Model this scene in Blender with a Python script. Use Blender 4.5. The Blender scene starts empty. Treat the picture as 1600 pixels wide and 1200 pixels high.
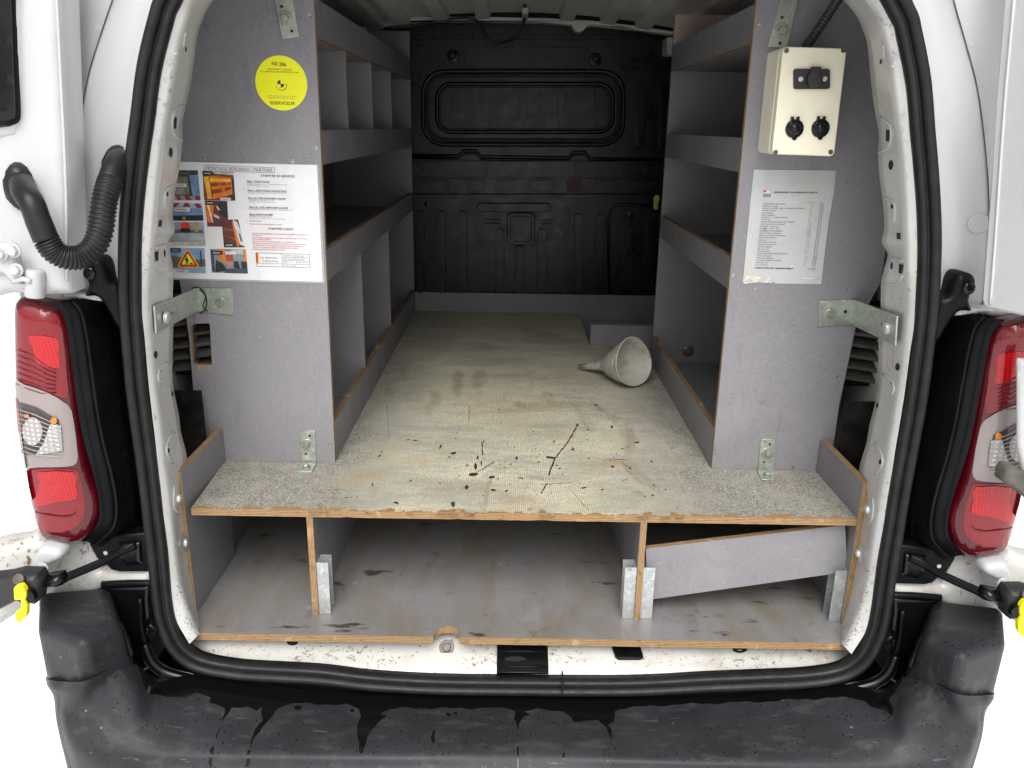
import bpy, bmesh, math, random
import numpy as np
from mathutils import Vector, Matrix, geometry, noise as mnoise
from mathutils.bvhtree import BVHTree
rnd = random.Random(7)
sc = bpy.context.scene
COL = sc.collection

# ------------------------------------------------------------------ camera
FPX = 1280.5; PITCH, YAW, ROLL = 0.3047, 0.003313, 0.01753
CAMZ = 1.42
_cy, _sy = math.cos(YAW), math.sin(YAW)
FWD = Vector((_sy*math.cos(PITCH), _cy*math.cos(PITCH), -math.sin(PITCH)))
_r0 = Vector((_cy, -_sy, 0)); _u0 = _r0.cross(FWD)
RGT = _r0*math.cos(ROLL) + _u0*math.sin(ROLL)
UPV = -_r0*math.sin(ROLL) + _u0*math.cos(ROLL)
CAM = Vector((0, 0, CAMZ))
cd = bpy.data.cameras.new('camera'); cam = bpy.data.objects.new('camera', cd); COL.objects.link(cam)
cd.sensor_width = 36; cd.lens = 36*FPX/1600; cd.clip_start = 0.02; cd.clip_end = 9000
cam.matrix_world = Matrix(((RGT.x, UPV.x, -FWD.x, 0), (RGT.y, UPV.y, -FWD.y, 0), (RGT.z, UPV.z, -FWD.z, CAMZ), (0, 0, 0, 1)))
sc.camera = cam

# ------------------------------------------------------------------ sky, sun, exposure
SUN_EL, SUN_AZ = math.radians(48), math.radians(180)      # behind the photographer, high, through thin cloud
w = bpy.data.worlds.new('World'); sc.world = w; w.use_nodes = True
nt = w.node_tree; bg = nt.nodes['Background']
sky = nt.nodes.new('ShaderNodeTexSky'); sky.sky_type = 'NISHITA'; sky.sun_disc = False
sky.sun_elevation = SUN_EL; sky.sun_rotation = SUN_AZ; sky.dust_density = 5; sky.air_density = 1.0; sky.ozone_density = 0.6
hs = nt.nodes.new('ShaderNodeHueSaturation'); hs.inputs['Saturation'].default_value = 0.12
nt.links.new(sky.outputs[0], hs.inputs['Color']); nt.links.new(hs.outputs[0], bg.inputs['Color'])
bg.inputs['Strength'].default_value = 0.12
sd = bpy.data.lights.new('sun', 'SUN'); sd.energy = 1.5; sd.angle = math.radians(42); sd.color = (1, 0.975, 0.94)
sun = bpy.data.objects.new('sun', sd); COL.objects.link(sun)
_dir = Vector((math.sin(SUN_AZ)*math.cos(SUN_EL), math.cos(SUN_AZ)*math.cos(SUN_EL), math.sin(SUN_EL)))
sun.rotation_euler = (-_dir).to_track_quat('-Z', 'Y').to_euler()
sc.view_settings.view_transform = 'Standard'; sc.view_settings.look = 'None'
sc.view_settings.exposure = 0.50; sc.view_settings.gamma = 1
sc.cycles.max_bounces = 10; sc.cycles.diffuse_bounces = 6

# ------------------------------------------------------------------ helpers
XC = 0.028            # the van's centre line
MIR = False           # True while the right-hand twin of a left-hand part is built
def at(px, py, x=None, y=None, z=None):
    d = FWD + RGT*((px-800)/FPX) + UPV*((600-py)/FPX)
    if y is not None: t = y/d.y
    elif z is not None: t = (z-CAMZ)/d.z
    else: t = x/d.x
    return CAM + d*t
def A(pts, y): return [at(p[0], p[1], y=(p[2] if len(p) > 2 else y)) for p in pts]
def proj(v):
    d = v-CAM; k = d.dot(FWD); return 800+FPX*d.dot(RGT)/k, 600-FPX*d.dot(UPV)/k

def obj(name, verts, faces, mats, parent=None, uvs=None, mi=None, smooth=False, kind=None, label=None, bevel=0, bseg=2, recalc=True, autosm=None):
    vs = [tuple(v) for v in verts]; fs = [list(f) for f in faces]
    if MIR:
        vs = [(2*XC-v[0], v[1], v[2]) for v in vs]
        fs = [f[::-1] for f in fs]
        if uvs: uvs = [u[::-1] for u in uvs]
    me = bpy.data.meshes.new(name); me.from_pydata(vs, [], fs)
    if not isinstance(mats, (list, tuple)): mats = [mats]
    for m in mats: me.materials.append(m)
    if mi: me.polygons.foreach_set('material_index', mi)
    if uvs:
        ul = me.uv_layers.new(name='UVMap'); k = 0
        flat = [c for f in uvs for uv in f for c in uv]
        ul.data.foreach_set('uv', flat)
    if recalc:
        bm = bmesh.new(); bm.from_mesh(me); bmesh.ops.recalc_face_normals(bm, faces=bm.faces); bm.to_mesh(me); bm.free()
    if smooth: me.polygons.foreach_set('use_smooth', [True]*len(me.polygons))
    me.update()
    o = bpy.data.objects.new(name, me); COL.objects.link(o)
    if bevel:
        b = o.modifiers.new('bevel', 'BEVEL'); b.width = bevel; b.segments = bseg; b.limit_method = 'ANGLE'; b.angle_limit = math.radians(35)
        b.harden_normals = False
        if not smooth: me.polygons.foreach_set('use_smooth', [True]*len(me.polygons)); me.set_sharp_from_angle(angle=math.radians(28))
    elif autosm: me.set_sharp_from_angle(angle=math.radians(autosm))
    if parent:
        o.parent = parent; o.matrix_parent_inverse = INV[parent.name] if parent.name in INV else Matrix()
    if kind: o['kind'] = kind
    if label: o['label'] = label
    return o
INV = {}
def tag(o, label, cat, group=None):
    o['label'] = label; o['category'] = cat
    if group: o['group'] = group
    return o
def thing(name, label, cat, loc, group=None):
    o = bpy.data.objects.new(name, None); COL.objects.link(o); loc = Vector(loc)
    if MIR: loc.x = 2*XC-loc.x
    o.location = loc; o.empty_display_size = .05
    INV[o.name] = Matrix.Translation(-loc)
    return tag(o, label, cat, group)

def board(name, x0, x1, y0, y1, z0, z1, axis, mats, parent=None, **k):
    """a plywood board: laminate on the two big faces, ply layers (by UV) on the edges"""
    lo, hi = (min(x0, x1), min(y0, y1), min(z0, z1)), (max(x0, x1), max(y0, y1), max(z0, z1))
    V = [(lo[0] if i & 1 == 0 else hi[0], lo[1] if i & 2 == 0 else hi[1], lo[2] if i & 4 == 0 else hi[2]) for i in range(8)]
    F = [(0, 2, 3, 1), (4, 5, 7, 6), (0, 1, 5, 4), (2, 6, 7, 3), (0, 4, 6, 2), (1, 3, 7, 5)]
    ax = [2, 2, 1, 1, 0, 0]; uvs = []; mi = []
    for f, a in zip(F, ax):
        mi.append(0 if a == axis else 1)
        lon = [q for q in range(3) if q != a and q != axis]; lon = lon[0] if lon else (a+1) % 3
        uvs.append([(V[i][lon], (V[i][axis]-lo[axis])/(hi[axis]-lo[axis])) for i in f])
    return obj(name, V, F, mats, parent, uvs, mi, **k)

def prism(name, loops, o, u, v, n, t, mats, parent=None, **k):
    """polygon (outer loop + holes) in the frame o,u,v extruded by t along n; faces mat 0, edges mat 1"""
    o, u, v, n = Vector(o), Vector(u), Vector(v), Vector(n)
    L2 = [[Vector((a, b, 0)) for a, b in lp] for lp in loops]
    tri = geometry.tessellate_polygon(L2)
    flat = [p for lp in L2 for p in lp]; N = len(flat)
    V = [o+u*p.x+v*p.y for p in flat]; V += [q+n*t for q in V[:N]]
    F, mi, uvs = [], [], []
    for a, b, c in tri:
        F.append((a, b, c)); F.append((a+N, c+N, b+N)); mi += [0, 0]
        for f in F[-2:]: uvs.append([(flat[i % N].x, flat[i % N].y) for i in f])
    s = 0
    for lp in L2:
        m = len(lp); acc = 0
        for i in range(m):
            j = (i+1) % m; d = (lp[j]-lp[i]).length
            F.append((s+i, s+j, s+j+N, s+i+N)); mi.append(1)
            uvs.append([(acc, 0), (acc+d, 0), (acc+d, 1), (acc, 1)]); acc += d
        s += m
    if not isinstance(mats, (list, tuple)): mats = [mats, mats]
    return obj(name, V, F, mats, parent, uvs, mi, **k)
def plate(name, pts, y, t, mats, parent=None, **k):
    """outline facing the photographer at depth y, t thick towards the van"""
    ps = A(pts, y)
    return prism(name, [[(p.x, p.z) for p in ps]], (0, y, 0), (1, 0, 0), (0, 0, 1), (0, 1, 0), t, mats, parent, **k)

def catmull(P, sub, closed=False):
    out = []; n = len(P); P = [Vector(p) for p in P]
    rng = range(n) if closed else range(n-1)
    for i in rng:
        p1, p2 = P[i], P[(i+1) % n]
        p0 = P[(i-1) % n] if (closed or i > 0) else p1*2-p2
        p3 = P[(i+2) % n] if (closed or i < n-2) else p2*2-p1
        for s in range(sub):
            t = s/sub
            out.append(0.5*((2*p1)+(p2-p0)*t+(2*p0-5*p1+4*p2-p3)*t*t+(3*p1-p0-3*p2+p3)*t**3))
    if not closed: out.append(P[-1])
    return out
def sweep(name, path, prof, mats, parent=None, closed=False, cap=True, up=None, scale=None, **k):
    n = len(path); m = len(prof); V = []; F = []
    T = []
    for i in range(n):
        a = path[(i+1) % n] if (closed or i < n-1) else path[i]
        b = path[i-1] if (closed or i > 0) else path[i]
        T.append((a-b).normalized())
    if up is None:
        r = T[0].orthogonal().normalized(); R = [r]
        for i in range(1, n):
            r = r-T[i]*r.dot(T[i]); r.normalize(); R.append(r)
    else: R = [(up-T[i]*up.dot(T[i])).normalized() for i in range(n)]
    for i in range(n):
        B = T[i].cross(R[i]); s = scale[i] if scale else 1
        for a, b in prof: V.append(path[i]+R[i]*(a*s)+B*(b*s))
    for i in range(n if closed else n-1):
        i2 = (i+1) % n
        for j in range(m):
            j2 = (j+1) % m; F.append((i*m+j, i*m+j2, i2*m+j2, i2*m+j))
    if cap and not closed: F.append(tuple(range(m))); F.append(tuple((n-1)*m+j for j in range(m)))
    return obj(name, V, F, mats, parent, smooth=k.pop('smooth', True), **k)
def circ(r, n=12, sq=1): return [(r*math.cos(2*math.pi*i/n), r*sq*math.sin(2*math.pi*i/n)) for i in range(n)]
def lathe(name, prof, o, ax, mats, parent=None, n=24, **k):
    """prof: (distance along ax, radius)"""
    ax = Vector(ax).normalized(); a = ax.orthogonal().normalized(); b = ax.cross(a); o = Vector(o); V = []; F = []
    for h, r in prof:
        for i in range(n):
            t = 2*math.pi*i/n; V.append(o+ax*h+(a*math.cos(t)+b*math.sin(t))*r)
    for j in range(len(prof)-1):
        for i in range(n):
            i2 = (i+1) % n; F.append((j*n+i, j*n+i2, (j+1)*n+i2, (j+1)*n+i))
    if prof[0][1] > 1e-5: F.append(tuple(range(n)))
    if prof[-1][1] > 1e-5: F.append(tuple((len(prof)-1)*n+i for i in range(n)))
    o_ = obj(name, V, F, mats, parent, smooth=True, **k); o_.data.set_sharp_from_angle(angle=math.radians(40)); return o_
def hexbolt(name, c, ax, r, mats, parent=None, washer=1.7, h=None, cap=False):
    """hex head on a round washer, one mesh"""
    ax = Vector(ax).normalized(); a = ax.orthogonal().normalized(); b = ax.cross(a); c = Vector(c); V = []; F = []
    h = h or r*.9
    def ring(n, rr, hh):
        s = len(V)
        for i in range(n):
            t = 2*math.pi*i/n+.3; V.append(c+ax*hh+(a*math.cos(t)+b*math.sin(t))*rr)
        return s
    def join(s1, s2, n):
        for i in range(n): F.append((s1+i, s1+(i+1) % n, s2+(i+1) % n, s2+i))
    q = [ring(20, r*washer, 0), ring(20, r*washer, r*.18), ring(20, r*washer*.93, r*.25)]
    join(q[0], q[1], 20); join(q[1], q[2], 20); F.append(tuple(q[2]+i for i in range(20)))
    N = 20 if cap else 6
    q = [ring(N, r, r*.2), ring(N, r, r*.2+h*.8), ring(N, r*.84, r*.2+h), ring(N, r*.5, r*.2+h*(1 if not cap else 1.1))]
    for i in range(3): join(q[i], q[i+1], N)
    F.append(tuple(q[3]+i for i in range(N)))
    return obj(name, V, F, mats, parent, recalc=True)
def loft(name, rails, mats, parent=None, sub=5, **k):
    """rails: lists of world points, same length; smooth along the rails"""
    R = [catmull(r, sub) for r in rails]; n = len(R[0]); V = [p for r in R for p in r]; F = []
    for a in range(len(R)-1):
        for i in range(n-1): F.append((a*n+i, a*n+i+1, (a+1)*n+i+1, (a+1)*n+i))
    return obj(name, V, F, mats, parent, smooth=True, **k)
def puff(name, poly, y, d, er, mats, parent=None, back=0.01, res=0.006, sm=1, tilt=None, **k):
    """outline (px) at depth y, swelling d towards the photographer with edge radius er, closed at the back"""
    P = [at(p[0], p[1], y=y) for p in poly]
    if sm > 1: P = catmull(P, sm, True)
    # resample outline
    out = []
    for i in range(len(P)):
        a, b = P[i], P[(i+1) % len(P)]; m = max(1, int((b-a).length/res))
        for s in range(m): out.append(a.lerp(b, s/m))
    o2 = np.array([(p.x, p.z) for p in out]); n = len(out)
    x0, z0 = o2.min(0); x1, z1 = o2.max(0)
    gx, gz = np.meshgrid(np.arange(x0, x1, res), np.arange(z0, z1, res)); G = np.stack([gx.ravel(), gz.ravel()], 1)
    a = o2; b = np.roll(o2, -1, 0)
    ins = np.zeros(len(G), bool)
    for (ax_, az_), (bx_, bz_) in zip(a, b):
        c = ((az_ > G[:, 1]) != (bz_ > G[:, 1]))
        with np.errstate(divide='ignore', invalid='ignore'): xx = (bx_-ax_)*(G[:, 1]-az_)/(bz_-az_)+ax_
        ins ^= c & (G[:, 0] < xx)
    G = G[ins]
    dmin = np.full(len(G), 9.)
    for (ax_, az_), (bx_, bz_) in zip(a, b):
        dx, dz = bx_-ax_, bz_-az_; L = dx*dx+dz*dz+1e-12
        t = np.clip(((G[:, 0]-ax_)*dx+(G[:, 1]-az_)*dz)/L, 0, 1)
        dmin = np.minimum(dmin, np.hypot(G[:, 0]-ax_-t*dx, G[:, 1]-az_-t*dz))
    keep = dmin > res*.45; G = G[keep]; dmin = dmin[keep]
    pts = [Vector(p) for p in o2]+[Vector(p) for p in G]
    r = geometry.delaunay_2d_cdt(pts, [], [list(range(n))], 1, 1e-7)
    V2, _, F2 = r[0], r[1], r[2]
    orig = r[3]
    dd = np.concatenate([np.zeros(n), dmin]); V = []
    for i, p in enumerate(V2):
        oi = orig[i][0] if orig[i] else 0
        q = min(1, dd[oi]/er); h = d*math.sqrt(max(0, 1-(1-q)**2))
        yy = y-h
        if tilt: yy += tilt(p[0], p[1])
        V.append(Vector((p[0], yy, p[1])))
    F = [tuple(f) for f in F2]
    # side wall
    s = len(V); idx = {orig[i][0]: i for i in range(len(V2)) if orig[i] and orig[i][0] < n}
    ring = [idx.get(i) for i in range(n)]; ring = [q for q in ring if q is not None]
    for q in ring: V.append(Vector((V[q].x, V[q].y+back, V[q].z)))
    m = len(ring)
    for i in range(m): F.append((ring[i], ring[(i+1) % m], s+(i+1) % m, s+i))
    F.append(tuple(s+i for i in range(m))[::-1])
    return obj(name, V, F, mats, parent, smooth=True, autosm=60, **k)
def bvh(o, lift=0):
    """collision surface of an object as it was authored (left-hand side)"""
    vs = [Vector(v.co) for v in o.data.vertices]
    if MIR: vs = [Vector((2*XC-v.x, v.y, v.z)) for v in vs]
    return BVHTree.FromPolygons(vs, [tuple(p.vertices) for p in o.data.polygons])
def onto(tree, px, py, lift=.0006):
    d = (at(px, py, y=1)-CAM).normalized(); h = tree.ray_cast(CAM, d)
    if h[0] is None: return None, None
    n = h[1] if h[1].dot(d) < 0 else -h[1]
    return h[0]+n*lift, n
def decal(name, tree, pts, mats, parent=None, lift=.0006, **k):
    c = [sum(p[i] for p in pts)/len(pts) for i in (0, 1)]
    V = [onto(tree, *c, lift)[0]]+[onto(tree, p[0], p[1], lift)[0] for p in pts]
    if any(v is None for v in V): return None
    n = len(pts); F = [(0, 1+i, 1+(i+1) % n) for i in range(n)]
    return obj(name, V, F, mats, parent, **k)
def ell(cx, cy, rx, ry, n=16, rot=0):
    c, s = math.cos(rot), math.sin(rot)
    return [(cx+rx*math.cos(t)*c-ry*math.sin(t)*s, cy+rx*math.cos(t)*s+ry*math.sin(t)*c) for t in [2*math.pi*i/n for i in range(n)]]
def rrect(x0, y0, x1, y1, r, n=5):
    out = []
    for cx, cy, a in ((x1-r, y1-r, 0), (x0+r, y1-r, 90), (x0+r, y0+r, 180), (x1-r, y0+r, 270)):
        for i in range(n+1):
            t = math.radians(a+90*i/n); out.append((cx+r*math.cos(t), cy+r*math.sin(t)))
    return out

class Acc:
    """collects flat shapes and lettering into one mesh per part"""
    def __init__(s): s.V = []; s.F = []; s.M = []; s.mats = []
    def m(s, mat):
        if mat not in s.mats: s.mats.append(mat)
        return s.mats.index(mat)
    def poly(s, P, mat):
        k = len(s.V); s.V += [Vector(p) for p in P]
        for t in geometry.tessellate_polygon([[Vector(p) for p in P]]): s.F.append(tuple(k+i for i in t)); s.M.append(s.m(mat))
    def tris(s, V, F, mat):
        k = len(s.V); s.V += V; i = s.m(mat)
        for f in F: s.F.append(tuple(k+j for j in f)); s.M.append(i)
    def build(s, name, parent=None, **k): return obj(name, s.V, s.F, s.mats, parent, mi=s.M, recalc=False, **k)
_tc = {}
def glyphs(t):
    if t in _tc: return _tc[t]
    cu = bpy.data.curves.new('lettering', 'FONT'); cu.body = t; cu.size = 1; cu.resolution_u = 2
    o = bpy.data.objects.new('lettering', cu); me = o.to_mesh()
    V = [Vector(v.co) for v in me.vertices]; F = [tuple(p.vertices) for p in me.polygons]
    o.to_mesh_clear(); bpy.data.objects.remove(o); bpy.data.curves.remove(cu)
    _tc[t] = (V, F); return _tc[t]
def write(acc, t, p0, p1, hpx, y, mat, shear=0, bold=0):
    """text from pixel p0 to p1 (baseline) at depth y, letter height hpx"""
    V, F = glyphs(t)
    if not V: return
    a, b = at(*p0, y=y), at(*p1, y=y); X = (b-a); hz = (at(p0[0], p0[1]-hpx, y=y)-a).length
    x0 = min(v.x for v in V); x1 = max(v.x for v in V); Z = Vector((0, 0, hz/.72))
    for dx in ((0, bold) if bold else (0,)):
        acc.tris([a+X*((v.x-x0)/(x1-x0))+Z*v.y+X.normalized()*(shear*v.y*hz+dx*.001) for v in V], F, mat)
        a = a+Vector((0, -.00005, 0))

# ------------------------------------------------------------------ materials
class NT:
    def __init__(s, name):
        s.mat = bpy.data.materials.new(name); s.mat.use_nodes = True; s.t = s.mat.node_tree
        s.b = s.t.nodes['Principled BSDF']; s._obj = None
    def n(s, ty, **k):
        nd = s.t.nodes.new('ShaderNode'+ty)
        for a, v in k.items(): setattr(nd, a, v)
        return nd
    def l(s, a, b): s.t.links.new(a, b)
    def put(s, sock, v):
        if isinstance(v, bpy.types.NodeSocket): s.l(v, sock)
        elif v is not None: sock.default_value = (*v, 1) if isinstance(v, tuple) and len(v) == 3 and sock.type == 'RGBA' else v
    def co(s, kind='Object'):
        if not s._obj: s._obj = s.n('TexCoord')
        return s._obj.outputs[kind]
    def map(s, v, sc=(1, 1, 1), rot=(0, 0, 0), loc=(0, 0, 0)):
        m = s.n('Mapping'); s.l(v, m.inputs[0]); m.inputs['Scale'].default_value = sc; m.inputs['Rotation'].default_value = rot; m.inputs['Location'].default_value = loc
        return m.outputs[0]
    def noise(s, scale, detail=3, rough=.55, v=None, dist=0):
        k = s.n('TexNoise'); s.l(v or s.co(), k.inputs['Vector']); k.inputs['Scale'].default_value = scale; k.inputs['Detail'].default_value = detail
        k.inputs['Roughness'].default_value = rough; k.inputs['Distortion'].default_value = dist; return k.outputs['Fac']
    def vor(s, scale, v=None, feat='F1', rnd_=1, out='Distance'):
        k = s.n('TexVoronoi', feature=feat); s.l(v or s.co(), k.inputs['Vector']); k.inputs['Scale'].default_value = scale
        k.inputs['Randomness'].default_value = rnd_; return k.outputs[out]
    def wave(s, scale, v=None, dist=0, dirn='X', dscale=1):
        k = s.n('TexWave', bands_direction=dirn); s.l(v or s.co(), k.inputs['Vector']); k.inputs['Scale'].default_value = scale
        k.inputs['Distortion'].default_value = dist; k.inputs['Detail Scale'].default_value = dscale; return k.outputs['Fac']
    def ramp(s, f, *st):
        r = s.n('ValToRGB'); s.l(f, r.inputs[0]); e = r.color_ramp.elements
        while len(e) < len(st): e.new(.5)
        for q, (p, c) in zip(e, st): q.position = p; q.color = (c, c, c, 1) if not isinstance(c, tuple) else (*c, 1)
        return r.outputs[0]
    def rng(s, f, a, b, c=0., d=1.):
        r = s.n('MapRange', clamp=True); s.put(r.inputs[0], f)
        for i, v in enumerate((a, b, c, d)): r.inputs[1+i].default_value = v
        return r.outputs[0]
    def m(s, op, a, b=None):
        k = s.n('Math', operation=op); s.put(k.inputs[0], a); s.put(k.inputs[1], b); return k.outputs[0]
    def mix(s, f, a, b, mode='MIX'):
        k = s.n('Mix', data_type='RGBA', blend_type=mode); s.put(k.inputs[0], f); s.put(k.inputs[6], a); s.put(k.inputs[7], b); return k.outputs[2]
    def xyz(s, v=None):
        k = s.n('SeparateXYZ'); s.l(v or s.co(), k.inputs[0]); return k.outputs
    def attr(s, name):
        k = s.n('Attribute', attribute_name=name); return k.outputs['Fac']
    def bump(s, h, st=.2, d=.001):
        k = s.n('Bump'); k.inputs['Strength'].default_value = st; k.inputs['Distance'].default_value = d; s.l(h, k.inputs['Height'])
        s.l(k.outputs[0], s.b.inputs['Normal']); return k.outputs[0]
    def end(s, col=None, rough=.5, metal=0., spec=.5, **k):
        s.put(s.b.inputs['Base Color'], col); s.put(s.b.inputs['Roughness'], rough); s.put(s.b.inputs['Metallic'], metal); s.put(s.b.inputs['Specular IOR Level'], spec)
        for a, v in k.items(): s.put(s.b.inputs[a.replace('_', ' ')], v)
        return s.mat
def plain(name, col, rough=.5, metal=0., var=.12, scale=30, bump=0, Specular_IOR_Level=.5, **k):
    t = NT(name); nz = t.noise(scale, 4); f = t.rng(nz, .3, .7)
    c = t.mix(f, tuple(c*(1-var) for c in col), tuple(min(1, c*(1+var)) for c in col))
    if bump: t.bump(t.noise(scale*12, 2), bump, .0006)
    return t.end(c, t.rng(t.noise(scale*1.7, 3), .3, .7, max(.02, rough-.08), rough+.08), metal, Specular_IOR_Level, **k)

def laminate(name, base=(.265, .260, .272), wet=0.0, dirt=.0):
    t = NT(name)
    c = t.mix(t.rng(t.noise(3.5, 4), .3, .7), tuple(x*.92 for x in base), tuple(x*1.07 for x in base))
    c = t.mix(t.rng(t.noise(260, 2), .35, .75), c, tuple(x*1.16 for x in base))
    # pale nicks and rubbed scratches
    sp = t.m('LESS_THAN', t.vor(38, t.map(t.co(), (1, 1, 1.1))), .045)
    sp = t.m('MULTIPLY', sp, t.m('GREATER_THAN', t.noise(11, 2), .52))
    c = t.mix(t.m('MULTIPLY', sp, .75), c, (.5, .5, .47))
    sv = t.map(t.co(), (14, 14, 160), (.5, .4, .9))
    sr = t.rng(t.noise(1.4, 2, v=sv), .71, .75)
    c = t.mix(t.m('MULTIPLY', sr, .35), c, (.42, .42, .42))
    sm = t.rng(t.noise(5, 7, .72, dist=.8), .52, .66); c = t.mix(t.m('MULTIPLY', sm, .30), c, tuple(x*1.5 for x in base))
    s2 = t.rng(t.noise(1.3, 3, v=t.map(t.co(), (30, 30, 5), (.1, .05, .1))), .63, .72); c = t.mix(t.m('MULTIPLY', s2, .22), c, tuple(x*.55 for x in base))
    dk = t.rng(t.noise(17, 5, .7), .64, .72)
    c = t.mix(t.m('MULTIPLY', dk, .35), c, (.07, .06, .05))
    if dirt:
        g = t.map(t.co(), (5, 1.6, 5)); d1 = t.rng(t.noise(2.2, 5, .65, v=g, dist=.6), .42, .68)
        c = t.mix(t.m('MULTIPLY', d1, dirt), c, (.165, .145, .105))
        d2 = t.rng(t.noise(7, 6, .7, dist=.4), .61, .72); c = t.mix(t.m('MULTIPLY', d2, dirt*1.1), c, (.075, .05, .028))
        d3 = t.rng(t.noise(26, 4, .7, v=t.map(t.co(), (.3, 1, 1))), .63, .68); c = t.mix(t.m('MULTIPLY', d3, dirt), c, (.05, .04, .03))
    if wet:
        v = t.vor(150, t.map(t.co(), (1, 1, .8))); dr = t.rng(v, .10, .26, 1, 0)
        dr = t.m('MULTIPLY', dr, t.m('GREATER_THAN', t.noise(45, 2), .60)); h = t.m('ADD', t.m('MULTIPLY', dr, 1), t.m('MULTIPLY', t.noise(300, 2), .06))
        t.bump(h, .55, .0014)
        r = t.mix(dr, (.42,)*3, (.08,)*3)
    else:
        t.bump(t.noise(420, 2), .12, .0005); r = t.rng(t.noise(9, 4), .3, .7, .36, .55)
    return t.end(c, r, spec=.45)

def ply(name, k=1.):
    t = NT(name); u = t.co('UV'); xy = t.xyz(u)
    lay = t.m('FRACT', t.m('MULTIPLY', xy[1], 4.5)); lay = t.m('ABSOLUTE', t.m('SUBTRACT', lay, .5))
    long = t.noise(1, 4, .6, v=t.map(u, (55, 4, 1))); fine = t.noise(1, 3, .6, v=t.map(u, (500, 14, 1)))
    c = t.mix(t.rng(lay, .12, .34), (.15*k, .070*k, .028*k), (.47*k, .32*k, .165*k))
    c = t.mix(t.rng(fine, .35, .7), c, (.32*k, .195*k, .095*k))
    c = t.mix(t.m('MULTIPLY', t.rng(long, .56, .7), .75), c, (.075, .045, .025))
    c = t.mix(t.m('MULTIPLY', t.rng(t.noise(35, 3), .6, .7), .6), c, (.5, .36, .2))
    t.bump(t.m('ADD', lay, fine), .5, .0012)
    return t.end(c, .75, spec=.25)

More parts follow.
